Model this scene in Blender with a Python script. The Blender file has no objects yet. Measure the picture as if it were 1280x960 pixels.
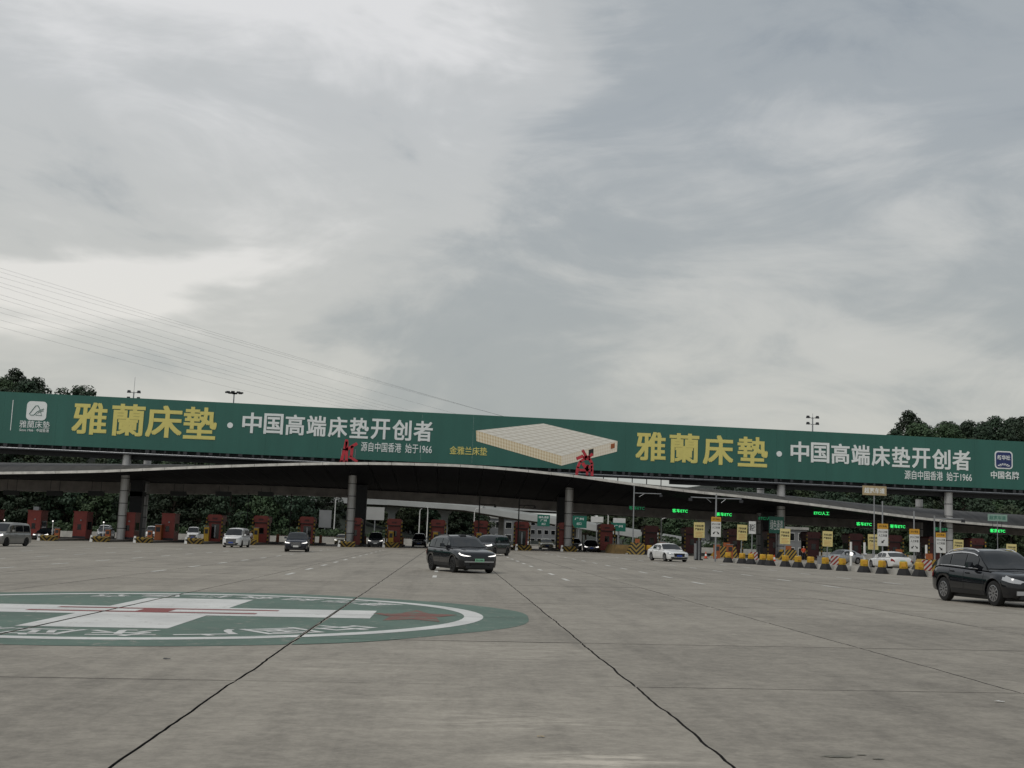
import bpy, bmesh, math, random
from mathutils import Vector, Matrix, noise as mnoise
random.seed(7)
sc = bpy.context.scene
col = sc.collection
R = math.radians

# ------------------------------------------------------------------ camera
cam_d = bpy.data.cameras.new('camera')
cam_d.sensor_fit = 'HORIZONTAL'; cam_d.sensor_width = 36.0; cam_d.lens = 41.625
cam_d.clip_start = 0.1; cam_d.clip_end = 6000
cam = bpy.data.objects.new('camera', cam_d); col.objects.link(cam)
cam.location = (0, 0, 1.7)
cam.rotation_euler = (1.6994964579, -0.0380799898, -0.0529396393)
sc.camera = cam

# ------------------------------------------------------------------ sky, sun, exposure
SUN_EL, SUN_AZ = R(52), R(-128)          # azimuth from +Y towards +X
world = bpy.data.worlds.new('World'); sc.world = world; world.use_nodes = True
wn, wl = world.node_tree.nodes, world.node_tree.links
wn.clear()
def wnode(t, **kw):
    n = wn.new(t)
    for k, v in kw.items(): setattr(n, k, v)
    return n
def wmath(op, a, b=None, c=None, clamp=False):
    n = wnode('ShaderNodeMath', operation=op, use_clamp=clamp)
    for i, v in enumerate((a, b, c)):
        if v is None: continue
        if isinstance(v, (int, float)): n.inputs[i].default_value = v
        else: wl.new(v, n.inputs[i])
    return n.outputs[0]
w_out = wnode('ShaderNodeOutputWorld'); w_bg = wnode('ShaderNodeBackground')
wl.new(w_bg.outputs[0], w_out.inputs[0])
w_sky = wnode('ShaderNodeTexSky', sky_type='NISHITA', sun_disc=False)
w_sky.sun_elevation = SUN_EL; w_sky.sun_rotation = SUN_AZ; w_sky.air_density = 1.2; w_sky.dust_density = 4.0
w_tc = wnode('ShaderNodeTexCoord')
w_sep = wnode('ShaderNodeSeparateXYZ'); wl.new(w_tc.outputs['Generated'], w_sep.inputs[0])
w_cmb = wnode('ShaderNodeCombineXYZ')       # azimuth, elevation of the viewing direction
wl.new(wmath('ARCTAN2', w_sep.outputs[0], w_sep.outputs[1]), w_cmb.inputs[0])
wl.new(wmath('ARCSINE', w_sep.outputs[2]), w_cmb.inputs[1])
def wnoise(scale, detail, rough, loc, rot=0.0, scl=(1, 1, 1), dist=0.0):
    m = wnode('ShaderNodeMapping'); m.inputs['Location'].default_value = loc
    m.inputs['Rotation'].default_value = (0, 0, rot); m.inputs['Scale'].default_value = scl
    wl.new(w_cmb.outputs[0], m.inputs[0])
    n = wnode('ShaderNodeTexNoise'); n.inputs['Scale'].default_value = scale
    n.inputs['Detail'].default_value = detail; n.inputs['Roughness'].default_value = rough
    n.inputs['Distortion'].default_value = dist
    wl.new(m.outputs[0], n.inputs['Vector']); return n
n1 = wnoise(4.2, 5, 0.52, (3.1, 0.4, 0), R(20), (0.55, 1.5, 1), 0.5)
n2 = wnoise(9.0, 9, 0.60, (7.7, 2.0, 0), R(24), (0.5, 1.25, 1), 0.9)
n3 = wnoise(20.0, 9, 0.62, (2.2, 9.1, 0), R(22), (0.42, 1.3, 1), 1.2)
tot = wmath('ADD', wmath('MULTIPLY', wmath('SUBTRACT', n1.outputs[0], 0.5), 0.58),
            wmath('MULTIPLY', wmath('SUBTRACT', n2.outputs[0], 0.5), 0.58))
tot = wmath('ADD', tot, wmath('MULTIPLY', wmath('SUBTRACT', n3.outputs[0], 0.5), 0.16))
# broad banks of thin and thick cloud (unit directions)
def bank(d, sharp, amt):
    v = Vector(d).normalized()
    n = wnode('ShaderNodeVectorMath', operation='DOT_PRODUCT'); n.inputs[1].default_value = v
    nrm = wnode('ShaderNodeVectorMath', operation='NORMALIZE'); wl.new(w_tc.outputs['Generated'], nrm.inputs[0])
    ad = wnode('ShaderNodeVectorMath', operation='ADD'); wl.new(nrm.outputs[0], ad.inputs[0])
    sc_ = wnode('ShaderNodeVectorMath', operation='SCALE'); wl.new(n1.outputs['Color'], sc_.inputs[0]); sc_.inputs['Scale'].default_value = 0.06
    wl.new(sc_.outputs[0], ad.inputs[1]); off = wnode('ShaderNodeVectorMath', operation='SUBTRACT')
    wl.new(ad.outputs[0], off.inputs[0]); off.inputs[1].default_value = (0.03, 0.03, 0.03)
    wl.new(off.outputs[0], n.inputs[0])
    e = wmath('EXPONENT', wmath('MULTIPLY', wmath('SUBTRACT', n.outputs['Value'], 1.0), sharp))
    return wmath('MULTIPLY', e, amt)
BANKS = [((-0.22, 0.90, 0.375), 60, 0.30), ((-0.03, 0.925, 0.375), 90, 0.14), ((-0.40, 0.85, 0.345), 90, 0.16), ((-0.09, 0.941, 0.32), 90, 0.12),
         ((0.10, 0.946, 0.31), 90, 0.08), ((-0.14, 0.971, 0.160), 140, 0.18), ((-0.31, 0.94, 0.165), 150, 0.18), ((0.332, 0.921, 0.195), 100, 0.12),
         ((0.302, 0.91, 0.285), 160, 0.05), ((-0.30, 0.92, 0.245), 110, -0.20), ((-0.15, 0.96, 0.245), 120, -0.16), ((0.05, 0.974, 0.221), 110, -0.12),
         ((0.36, 0.86, 0.37), 70, -0.10), ((0.21, 0.897, 0.395), 100, -0.06)]
for d, s_, a_ in BANKS: tot = wmath('ADD', tot, bank(d, s_, a_))
w_ramp = wnode('ShaderNodeValToRGB')
wl.new(wmath('ADD', tot, 0.465), w_ramp.inputs[0])
cr = w_ramp.color_ramp; cr.interpolation = 'EASE'
cr.elements[0].position = 0.10; cr.elements[0].color = (0.245, 0.285, 0.325, 1)
cr.elements[1].position = 0.95; cr.elements[1].color = (0.76, 0.755, 0.745, 1)
e = cr.elements.new(0.40); e.color = (0.385, 0.415, 0.432, 1)
e = cr.elements.new(0.64); e.color = (0.55, 0.562, 0.558, 1)
# clear-sky light filtering through the cloud deck
w_scl = wnode('ShaderNodeVectorMath', operation='SCALE'); w_scl.inputs['Scale'].default_value = 0.10
wl.new(w_sky.outputs[0], w_scl.inputs[0])
w_mix = wnode('ShaderNodeMix', data_type='RGBA'); w_mix.inputs['Factor'].default_value = 0.94
# low cloud seen through more air turns creamier
w_low = wnode('ShaderNodeMapRange'); w_low.inputs[1].default_value = 0.05; w_low.inputs[2].default_value = 0.34; wl.new(w_sep.outputs[2], w_low.inputs[0])
w_tint = wnode('ShaderNodeMix', data_type='RGBA'); wl.new(w_low.outputs[0], w_tint.inputs[0])
w_tint.inputs[6].default_value = (1.07, 1.04, 0.955, 1); w_tint.inputs[7].default_value = (0.985, 0.995, 1.015, 1)
w_mul = wnode('ShaderNodeMix', data_type='RGBA', blend_type='MULTIPLY'); w_mul.inputs[0].default_value = 1.0
wl.new(w_ramp.outputs[0], w_mul.inputs[6]); wl.new(w_tint.outputs[2], w_mul.inputs[7])
wl.new(w_scl.outputs[0], w_mix.inputs[6]); wl.new(w_mul.outputs[2], w_mix.inputs[7])
wl.new(w_mix.outputs[2], w_bg.inputs[0]); w_bg.inputs[1].default_value = 1.0

sun_d = bpy.data.lights.new('sun', 'SUN'); sun_d.energy = 1.3; sun_d.angle = R(32); sun_d.color = (1.0, 0.96, 0.90)
sun = bpy.data.objects.new('sun', sun_d); col.objects.link(sun)
sd = Vector((math.sin(SUN_AZ) * math.cos(SUN_EL), math.cos(SUN_AZ) * math.cos(SUN_EL), math.sin(SUN_EL)))
sun.rotation_euler = sd.to_track_quat('Z', 'Y').to_euler(); sun.location = (0, 0, 60)
vs = sc.view_settings
vs.view_transform = 'Standard'; vs.look = 'None'; vs.exposure = 0.0; vs.gamma = 1.0; vs.use_curve_mapping = False

# ------------------------------------------------------------------ helpers
def gz(x):                                   # crossfall of the plaza
    c = 0.016
    if x < 8: r = c * x
    elif x < 27: r = c * (8 + (x - 8) - (x - 8) ** 2 / 38.0)
    else: r = c * 17.5
    return max(r, -1.0)

def lerp_list(pts, x):
    if x <= pts[0][0]: return pts[0][1]
    for (a, va), (b, vb) in zip(pts, pts[1:]):
        if x <= b: return va + (vb - va) * (x - a) / (b - a)
    return pts[-1][1]
def smooth_list(pts, x):                     # monotone-ish cubic through points
    n = len(pts)
    if x <= pts[0][0]: return pts[0][1]
    if x >= pts[-1][0]: return pts[-1][1]
    for i in range(n - 1):
        if x <= pts[i + 1][0]:
            x0, y0 = pts[i]; x1, y1 = pts[i + 1]; h = x1 - x0
            m0 = (y1 - pts[i - 1][1]) / (x1 - pts[i - 1][0]) if i > 0 else (y1 - y0) / h
            m1 = (pts[i + 2][1] - y0) / (pts[i + 2][0] - x0) if i < n - 2 else (y1 - y0) / h
            t = (x - x0) / h
            return ((2*t**3 - 3*t**2 + 1) * y0 + (t**3 - 2*t**2 + t) * h * m0 + (-2*t**3 + 3*t**2) * y1 + (t**3 - t**2) * h * m1)

class MB:
    def __init__(s): s.v = []; s.f = []
    def add(s, vs_, fs):
        o = len(s.v); s.v += [tuple(p) for p in vs_]; s.f += [tuple(i + o for i in q) for q in fs]; return s
    def box(s, x0, x1, y0, y1, z0, z1):
        return s.add([(x0,y0,z0),(x1,y0,z0),(x1,y1,z0),(x0,y1,z0),(x0,y0,z1),(x1,y0,z1),(x1,y1,z1),(x0,y1,z1)],
                     [(0,3,2,1),(4,5,6,7),(0,1,5,4),(1,2,6,5),(2,3,7,6),(3,0,4,7)])
    def frustum(s, a, b, z0, z1):            # a,b = (x0,x1,y0,y1) at z0,z1
        return s.add([(a[0],a[2],z0),(a[1],a[2],z0),(a[1],a[3],z0),(a[0],a[3],z0),(b[0],b[2],z1),(b[1],b[2],z1),(b[1],b[3],z1),(b[0],b[3],z1)],
                     [(0,3,2,1),(4,5,6,7),(0,1,5,4),(1,2,6,5),(2,3,7,6),(3,0,4,7)])
    def tube(s, path, rad, n=8, cap=True):
        P = [Vector(p) for p in path]
        if isinstance(rad, (int, float)): rad = [rad] * len(P)
        rings = []
        for i, p in enumerate(P):
            d = (P[min(i + 1, len(P) - 1)] - P[max(i - 1, 0)]).normalized()
            a = d.cross(Vector((0, 0, 1)) if abs(d.z) < 0.9 else Vector((0, 1, 0))).normalized(); b = d.cross(a)
            rings.append([p + (a * math.cos(2*math.pi*k/n) + b * math.sin(2*math.pi*k/n)) * rad[i] for k in range(n)])
        o = len(s.v)
        for r in rings: s.v += [tuple(q) for q in r]
        for i in range(len(P) - 1):
            for k in range(n):
                a = o + i*n + k; b = o + i*n + (k+1) % n
                s.f.append((a, b, b + n, a + n))
        if cap:
            s.f.append(tuple(o + k for k in reversed(range(n)))); e_ = o + (len(P)-1)*n
            s.f.append(tuple(e_ + k for k in range(n)))
        return s
    def prism_xz(s, pts, y0, y1):            # outline in x,z extruded along y
        n = len(pts); o = len(s.v)
        s.v += [(p[0], y0, p[1]) for p in pts] + [(p[0], y1, p[1]) for p in pts]
        s.f.append(tuple(o + i for i in range(n))); s.f.append(tuple(o + n + i for i in reversed(range(n))))
        for i in range(n):
            j = (i + 1) % n; s.f.append((o + i, o + n + i, o + n + j, o + j))
        return s
    def grid(s, rows):
        o = len(s.v); m = len(rows[0])
        for r in rows: s.v += [tuple(p) for p in r]
        for i in range(len(rows) - 1):
            for k in range(m - 1):
                a = o + i*m + k; s.f.append((a, a + 1, a + m + 1, a + m))
        return s
    def mesh(s, name, smooth=None):
        me = bpy.data.meshes.new(name); me.from_pydata(s.v, [], s.f)
        bm = bmesh.new(); bm.from_mesh(me); bmesh.ops.recalc_face_normals(bm, faces=bm.faces); bm.to_mesh(me); bm.free()
        if smooth is not None:
            me.polygons.foreach_set('use_smooth', [True] * len(me.polygons))
            me.set_sharp_from_angle(angle=R(smooth))
        me.update(); return me
    def build(s, name, mat, parent=None, smooth=None, loc=None, rot=None):
        return put(name, s.mesh(name, smooth), mat, parent, loc, rot)

def put(name, me, mat, parent=None, loc=None, rot=None):
    if mat is not None and len(me.materials) == 0: me.materials.append(mat)
    o = bpy.data.objects.new(name, me); col.objects.link(o)
    if parent is not None: o.parent = parent
    if loc is not None: o.location = loc
    if rot is not None: o.rotation_euler = rot
    return o
def tag(o, label, cat, group=None, kind=None):
    if label: o['label'] = label
    if cat: o['category'] = cat
    if group: o['group'] = group
    if kind: o['kind'] = kind
    return o
def thing(name, label, cat, loc=(0, 0, 0), rz=0.0, group=None):
    o = bpy.data.objects.new(name, None); col.objects.link(o); o.empty_display_size = 0.3
    o.location = loc; o.rotation_euler = (0, 0, rz)
    return tag(o, label, cat, group)
def copy_tree(o, parent=None):
    c = o.copy(); col.objects.link(c); c.parent = parent
    for ch in list(o.children): copy_tree(ch, c)
    return c

# ------------------------------------------------------------------ materials
def mat(name, c, rough=0.6, metal=0.0, var=0.12, scale=2.0, bump=0.0, emit=0.0, coat=0.0, stretch=(1, 1, 1), spec=0.5):
    m = bpy.data.materials.new(name); m.use_nodes = True
    nt = m.node_tree; p = nt.nodes['Principled BSDF']
    p.inputs['Roughness'].default_value = rough; p.inputs['Metallic'].default_value = metal
    p.inputs['Specular IOR Level'].default_value = spec
    if coat: p.inputs['Coat Weight'].default_value = coat; p.inputs['Coat Roughness'].default_value = 0.06
    g = nt.nodes.new('ShaderNodeNewGeometry'); mp = nt.nodes.new('ShaderNodeMapping'); mp.inputs['Scale'].default_value = stretch
    nt.links.new(g.outputs['Position'], mp.inputs[0])
    n = nt.nodes.new('ShaderNodeTexNoise'); n.inputs['Scale'].default_value = scale; n.inputs['Detail'].default_value = 6
    n.inputs['Roughness'].default_value = 0.6
    nt.links.new(mp.outputs[0], n.inputs['Vector'])
    r = nt.nodes.new('ShaderNodeValToRGB'); nt.links.new(n.outputs[0], r.inputs[0])
    r.color_ramp.elements[0].position = 0.3; r.color_ramp.elements[1].position = 0.7
    r.color_ramp.elements[0].color = tuple(max(0, v * (1 - var)) for v in c) + (1,)
    r.color_ramp.elements[1].color = tuple(v * (1 + var) for v in c) + (1,)
    nt.links.new(r.outputs[0], p.inputs['Base Color'])
    if bump:
        b = nt.nodes.new('ShaderNodeBump'); b.inputs['Strength'].default_value = bump; b.inputs['Distance'].default_value = 0.02
        nt.links.new(n.outputs[0], b.inputs['Height']); nt.links.new(b.outputs[0], p.inputs['Normal'])
    if emit:
        nt.links.new(r.outputs[0], p.inputs['Emission Color']); p.inputs['Emission Strength'].default_value = emit
    return m

def nmath(nt, op, a, b=None, clamp=False):
    n = nt.nodes.new('ShaderNodeMath'); n.operation = op; n.use_clamp = clamp
    for i, v in enumerate((a, b)):
        if v is None: continue
        if isinstance(v, (int, float)): n.inputs[i].default_value = v
        else: nt.links.new(v, n.inputs[i])
    return n.outputs[0]

SLAB_X0, SLAB_W, SLAB_Y0, SLAB_L = -2.34, 4.58, 13.95, 5.6
def concrete(name, joints, base=(0.296, 0.270, 0.229)):
    m = bpy.data.materials.new(name); m.use_nodes = True; nt = m.node_tree; L = nt.links
    p = nt.nodes['Principled BSDF']; p.inputs['Roughness'].default_value = 0.82; p.inputs['Specular IOR Level'].default_value = 0.35
    g = nt.nodes.new('ShaderNodeNewGeometry')
    def noise(scale, det, rough, stretch=(1, 1, 1), dist=0.0, off=(0, 0, 0)):
        mp = nt.nodes.new('ShaderNodeMapping'); mp.inputs['Scale'].default_value = stretch; mp.inputs['Location'].default_value = off
        L.new(g.outputs['Position'], mp.inputs[0])
        n = nt.nodes.new('ShaderNodeTexNoise'); n.inputs['Scale'].default_value = scale; n.inputs['Detail'].default_value = det
        n.inputs['Roughness'].default_value = rough; n.inputs['Distortion'].default_value = dist
        L.new(mp.outputs[0], n.inputs['Vector']); return n.outputs[0]
    def sstep(v, a, b):
        n = nt.nodes.new('ShaderNodeMapRange'); n.interpolation_type = 'SMOOTHSTEP'
        n.inputs[1].default_value = a; n.inputs[2].default_value = b; L.new(v, n.inputs[0]); return n.outputs[0]
    big = noise(0.11, 4, 0.55, dist=0.6); mid = noise(0.9, 8, 0.68, dist=0.5); fine = noise(16, 6, 0.7)
    streak = noise(1.1, 6, 0.65, (1.0, 0.06, 1.0)); scuff = noise(0.55, 10, 0.78, (0.55, 1.6, 1), dist=1.2, off=(4, 9, 0))
    scr = noise(2.6, 9, 0.75, (0.35, 1.5, 1), dist=0.8, off=(14, 3, 0))
    big, mid = sstep(big, 0.32, 0.68), sstep(mid, 0.30, 0.70)
    grain = noise(5.0, 8, 0.75, off=(2, 7, 0))
    v = nmath(nt, 'ADD', 0.575, nmath(nt, 'MULTIPLY', big, 0.15))
    v = nmath(nt, 'ADD', v, nmath(nt, 'MULTIPLY', sstep(grain, 0.36, 0.64), 0.21))
    v = nmath(nt, 'ADD', v, nmath(nt, 'MULTIPLY', mid, 0.20))
    v = nmath(nt, 'ADD', v, nmath(nt, 'MULTIPLY', sstep(fine, 0.3, 0.7), 0.16))
    v = nmath(nt, 'SUBTRACT', v, nmath(nt, 'MULTIPLY', sstep(streak, 0.46, 0.66), 0.15))
    v = nmath(nt, 'ADD', v, nmath(nt, 'MULTIPLY', sstep(scuff, 0.57, 0.72), 0.26))
    v = nmath(nt, 'SUBTRACT', v, nmath(nt, 'MULTIPLY', sstep(scr, 0.58, 0.74), 0.24))
    oi = nt.nodes.new('ShaderNodeObjectInfo')
    if not joints:
        sp = nt.nodes.new('ShaderNodeSeparateXYZ'); L.new(g.outputs['Position'], sp.inputs[0])
        # worn, limewashed scuff patches where loads were dragged
        for px_, py_, rx_, ry_, am in ((1.25, 9.35, 1.0, 0.45, 0.85), (0.7, 11.3, 1.4, 0.8, 0.40), (0.7, 18.2, 1.9, 2.0, 0.34), (-1.2, 15.6, 1.5, 1.0, 0.28), (-0.6, 12.6, 1.0, 0.5, 0.30)):
            ex = nmath(nt, 'DIVIDE', nmath(nt, 'SUBTRACT', sp.outputs[0], px_), rx_); ey = nmath(nt, 'DIVIDE', nmath(nt, 'SUBTRACT', sp.outputs[1], py_), ry_)
            dd = nmath(nt, 'ADD', nmath(nt, 'MULTIPLY', ex, ex), nmath(nt, 'MULTIPLY', ey, ey))
            fall = nmath(nt, 'SUBTRACT', 1.0, dd, True)
            v = nmath(nt, 'ADD', v, nmath(nt, 'MULTIPLY', nmath(nt, 'MULTIPLY', fall, sstep(scr, 0.42, 0.60)), am))
        v = nmath(nt, 'ADD', v, nmath(nt, 'MULTIPLY', nmath(nt, 'SUBTRACT', oi.outputs['Random'], 0.5), 0.10))
    else:
        sp = nt.nodes.new('ShaderNodeSeparateXYZ'); L.new(g.outputs['Position'], sp.inputs[0])
        wob = nmath(nt, 'MULTIPLY', nmath(nt, 'SUBTRACT', noise(0.5, 3, 0.6), 0.5), 0.12)
        def line(coord, o, w, half):
            t = nmath(nt, 'DIVIDE', nmath(nt, 'SUBTRACT', nmath(nt, 'ADD', coord, wob), o), w)
            fr = nmath(nt, 'ABSOLUTE', nmath(nt, 'SUBTRACT', nmath(nt, 'FRACT', nmath(nt, 'ADD', t, 0.5)), 0.5))
            return nmath(nt, 'LESS_THAN', nmath(nt, 'MULTIPLY', fr, w), half)
        j = nmath(nt, 'MAXIMUM', line(sp.outputs[0], SLAB_X0, SLAB_W, 0.035), line(sp.outputs[1], SLAB_Y0, SLAB_L, 0.02))
        v = nmath(nt, 'MULTIPLY', v, nmath(nt, 'SUBTRACT', 1.0, nmath(nt, 'MULTIPLY', j, 0.7)))
    mul = nt.nodes.new('ShaderNodeMix'); mul.data_type = 'RGBA'; mul.blend_type = 'MULTIPLY'; mul.inputs[0].default_value = 1.0
    mul.inputs[6].default_value = base + (1,)
    cb = nt.nodes.new('ShaderNodeCombineXYZ'); 
    for i in range(3): L.new(v, cb.inputs[i])
    L.new(cb.outputs[0], mul.inputs[7])
    L.new(mul.outputs[2], p.inputs['Base Color'])
    b = nt.nodes.new('ShaderNodeBump'); b.inputs['Strength'].default_value = 0.35; b.inputs['Distance'].default_value = 0.01
    L.new(fine, b.inputs['Height']); L.new(b.outputs[0], p.inputs['Normal'])
    return m

def worn_paint(name, c, under=(0.27, 0.25, 0.215), thr=0.60, scale=3.0):
    m = bpy.data.materials.new(name); m.use_nodes = True; nt = m.node_tree; L = nt.links
    p = nt.nodes['Principled BSDF']; p.inputs['Roughness'].default_value = 0.7
    g = nt.nodes.new('ShaderNodeNewGeometry')
    n = nt.nodes.new('ShaderNodeTexNoise'); n.inputs['Scale'].default_value = scale; n.inputs['Detail'].default_value = 9; n.inputs['Roughness'].default_value = 0.72
    L.new(g.outputs['Position'], n.inputs['Vector'])
    n2_ = nt.nodes.new('ShaderNodeTexNoise'); n2_.inputs['Scale'].default_value = 0.7; n2_.inputs['Detail'].default_value = 6
    L.new(g.outputs['Position'], n2_.inputs['Vector'])
    r2 = nt.nodes.new('ShaderNodeValToRGB'); L.new(n2_.outputs[0], r2.inputs[0])
    r2.color_ramp.elements[0].position = 0.3; r2.color_ramp.elements[0].color = tuple(v * 0.82 for v in c) + (1,)
    r2.color_ramp.elements[1].position = 0.7; r2.color_ramp.elements[1].color = tuple(v * 1.1 for v in c) + (1,)
    mr = nt.nodes.new('ShaderNodeMapRange'); mr.inputs[1].default_value = thr; mr.inputs[2].default_value = thr + 0.12; L.new(n.outputs[0], mr.inputs[0])
    mx = nt.nodes.new('ShaderNodeMix'); mx.data_type = 'RGBA'; L.new(mr.outputs[0], mx.inputs[0])
    L.new(r2.outputs[0], mx.inputs[6]); mx.inputs[7].default_value = under + (1,)
    L.new(mx.outputs[2], p.inputs['Base Color']); return m

def stripes(name, ca, cb_, period=0.5, slope=1.0, vee=False, axis='X'):
    m = bpy.data.materials.new(name); m.use_nodes = True; nt = m.node_tree; L = nt.links
    p = nt.nodes['Principled BSDF']; p.inputs['Roughness'].default_value = 0.55
    tc = nt.nodes.new('ShaderNodeTexCoord'); sp = nt.nodes.new('ShaderNodeSeparateXYZ'); L.new(tc.outputs['Object'], sp.inputs[0])
    x = sp.outputs[0]
    if vee: x = nmath(nt, 'ABSOLUTE', x)
    t = nmath(nt, 'DIVIDE', nmath(nt, 'SUBTRACT', nmath(nt, 'MULTIPLY', x, slope), sp.outputs[2]), period)
    k = nmath(nt, 'GREATER_THAN', nmath(nt, 'FRACT', t), 0.5)
    n = nt.nodes.new('ShaderNodeTexNoise'); n.inputs['Scale'].default_value = 5; n.inputs['Detail'].default_value = 6; L.new(tc.outputs['Object'], n.inputs['Vector'])
    mx = nt.nodes.new('ShaderNodeMix'); mx.data_type = 'RGBA'; L.new(k, mx.inputs[0]); mx.inputs[6].default_value = ca + (1,); mx.inputs[7].default_value = cb_ + (1,)
    m2 = nt.nodes.new('ShaderNodeMix'); m2.data_type = 'RGBA'; m2.blend_type = 'MULTIPLY'; m2.inputs[0].default_value = 0.5
    L.new(mx.outputs[2], m2.inputs[6]); L.new(n.outputs[0], m2.inputs[7]); L.new(m2.outputs[2], p.inputs['Base Color'])
    return m

M = {}
M['concrete'] = concrete('plaza_concrete', True); M['slab'] = concrete('slab_concrete', False)
M['joint'] = mat('joint_tar', (0.012, 0.0115, 0.011), 0.9, var=0.3, scale=3)
M['white_paint'] = worn_paint('white_road_paint', (0.62, 0.61, 0.57), thr=0.56)
M['emblem_green'] = worn_paint('emblem_green_paint', (0.088, 0.148, 0.116), thr=0.56, scale=4.2)
M['emblem_white'] = worn_paint('emblem_white_paint', (0.62, 0.62, 0.60), thr=0.575, scale=4.4)
M['emblem_red'] = worn_paint('emblem_red_paint', (0.23, 0.055, 0.05), under=(0.55, 0.52, 0.5), thr=0.64, scale=4)
M['emblem_rust'] = worn_paint('emblem_faded_red_paint', (0.20, 0.075, 0.055), under=(0.085, 0.155, 0.118), thr=0.50, scale=2.0)
M['bb_green'] = mat('billboard_vinyl', (0.030, 0.128, 0.102), 0.48, var=0.10, scale=0.5, stretch=(1, 1, 0.12))
M['bb_yellow'] = mat('print_yellow', (0.70, 0.62, 0.19), 0.5, var=0.04)
M['bb_white'] = mat('print_white', (0.80, 0.83, 0.82), 0.5, var=0.04)
M['bb_blue'] = mat('print_navy', (0.02, 0.035, 0.14), 0.5, var=0.05)
M['steel'] = mat('galvanised_steel', (0.32, 0.33, 0.34), 0.45, 0.6, var=0.15, scale=1.5)
M['steel_dk'] = mat('dark_steel', (0.035, 0.037, 0.042), 0.6, 0.2, var=0.2)
M['steel_black'] = mat('black_steel', (0.012, 0.012, 0.014), 0.5, 0.2, var=0.2)
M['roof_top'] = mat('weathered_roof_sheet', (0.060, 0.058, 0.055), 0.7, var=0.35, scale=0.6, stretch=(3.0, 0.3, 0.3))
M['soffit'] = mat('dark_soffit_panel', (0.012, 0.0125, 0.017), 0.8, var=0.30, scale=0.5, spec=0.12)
M['fascia'] = mat('aluminium_fascia', (0.62, 0.60, 0.56), 0.5, 0.1, var=0.25, scale=1.2)
M['beam'] = mat('grey_beam', (0.40, 0.37, 0.35), 0.75, var=0.25, scale=0.8)
M['column'] = mat('column_cladding', (0.46, 0.455, 0.45), 0.38, 0.35, var=0.12, scale=0.8)
M['band'] = mat('column_band', (0.05, 0.05, 0.055), 0.5, 0.3)
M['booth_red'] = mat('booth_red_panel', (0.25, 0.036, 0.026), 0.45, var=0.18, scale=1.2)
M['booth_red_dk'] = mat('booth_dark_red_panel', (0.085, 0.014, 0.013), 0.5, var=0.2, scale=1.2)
M['glass_dk'] = mat('tinted_glass', (0.006, 0.007, 0.009), 0.06, var=0.1, spec=0.6)
M['roof_char'] = mat('faded_red_letter', (0.44, 0.030, 0.045), 0.45, var=0.25, scale=2)
M['yellow'] = mat('safety_yellow', (0.50, 0.30, 0.018), 0.5, var=0.2, scale=4)
M['orange'] = mat('cabinet_orange', (0.32, 0.09, 0.025), 0.5, var=0.2, scale=4)
M['rubber'] = mat('black_rubber', (0.010, 0.010, 0.011), 0.75, var=0.3, scale=4)
M['chevron'] = stripes('chevron_stripes', (0.36, 0.24, 0.05), (0.014, 0.014, 0.014), 0.50, 1.0, True)
M['diag'] = stripes('diagonal_stripes', (0.42, 0.26, 0.03), (0.012, 0.012, 0.012), 0.5, 1.2, False)
M['postband'] = stripes('banded_post', (0.42, 0.26, 0.03), (0.012, 0.012, 0.012), 0.5, 0.0, False)
M['redwhite'] = stripes('red_white_check', (0.65, 0.63, 0.6), (0.35, 0.03, 0.025), 0.34, 1.0, False)
M['conc_lt'] = mat('pale_concrete', (0.42, 0.41, 0.38), 0.85, var=0.2, scale=0.8, bump=0.2)
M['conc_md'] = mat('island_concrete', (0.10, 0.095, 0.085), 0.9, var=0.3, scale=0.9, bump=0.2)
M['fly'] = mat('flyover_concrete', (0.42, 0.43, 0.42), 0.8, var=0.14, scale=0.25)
M['white'] = mat('white_sheet', (0.66, 0.66, 0.64), 0.55, var=0.08)
M['sign_yellow'] = mat('yellow_notice_board', (0.66, 0.56, 0.24), 0.5, var=0.06)
M['sign_peach'] = mat('peach_notice_text', (0.56, 0.33, 0.12), 0.5, var=0.06)
M['sign_amber'] = mat('amber_board', (0.58, 0.30, 0.03), 0.5, var=0.08)
M['sign_black'] = mat('black_print', (0.012, 0.012, 0.012), 0.5)
M['sign_green'] = mat('road_sign_green', (0.015, 0.14, 0.10), 0.4, var=0.1)
M['sign_teal'] = mat('pale_green_board', (0.25, 0.38, 0.32), 0.5, var=0.1)
M['beige'] = mat('beige_board', (0.42, 0.33, 0.19), 0.6, var=0.12)
M['led_on'] = mat('green_led', (0.04, 0.85, 0.16), 0.5, var=0.02, emit=1.6)
M['led_dim'] = mat('dim_green_led', (0.02, 0.30, 0.12), 0.5, var=0.02, emit=0.45)
M['led_box'] = mat('led_housing', (0.006, 0.010, 0.010), 0.45)
M['lamp_lit'] = mat('lit_lamp', (1.0, 0.97, 0.92), 0.3, var=0.01, emit=1.1)
M['lamp_off'] = mat('clear_lamp', (0.45, 0.46, 0.47), 0.12, 0.2, var=0.05)
M['tail'] = mat('tail_lamp_red', (0.22, 0.008, 0.008), 0.2, var=0.05)
M['tyre'] = mat('tyre_rubber', (0.010, 0.010, 0.010), 0.8, var=0.2)
M['rim'] = mat('alloy_rim', (0.42, 0.42, 0.43), 0.3, 0.8, var=0.05)
M['rim_dk'] = mat('dark_alloy_rim', (0.03, 0.03, 0.032), 0.35, 0.6, var=0.05)
M['chrome'] = mat('chrome_trim', (0.75, 0.75, 0.76), 0.4, 0.6, var=0.03)
M['plastic'] = mat('black_plastic', (0.012, 0.012, 0.013), 0.55, var=0.1)
M['car_glass'] = mat('car_window', (0.008, 0.010, 0.012), 0.05, var=0.05, spec=0.6)
M['plate_green'] = mat('green_plate', (0.25, 0.55, 0.36), 0.5, var=0.1)
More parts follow.
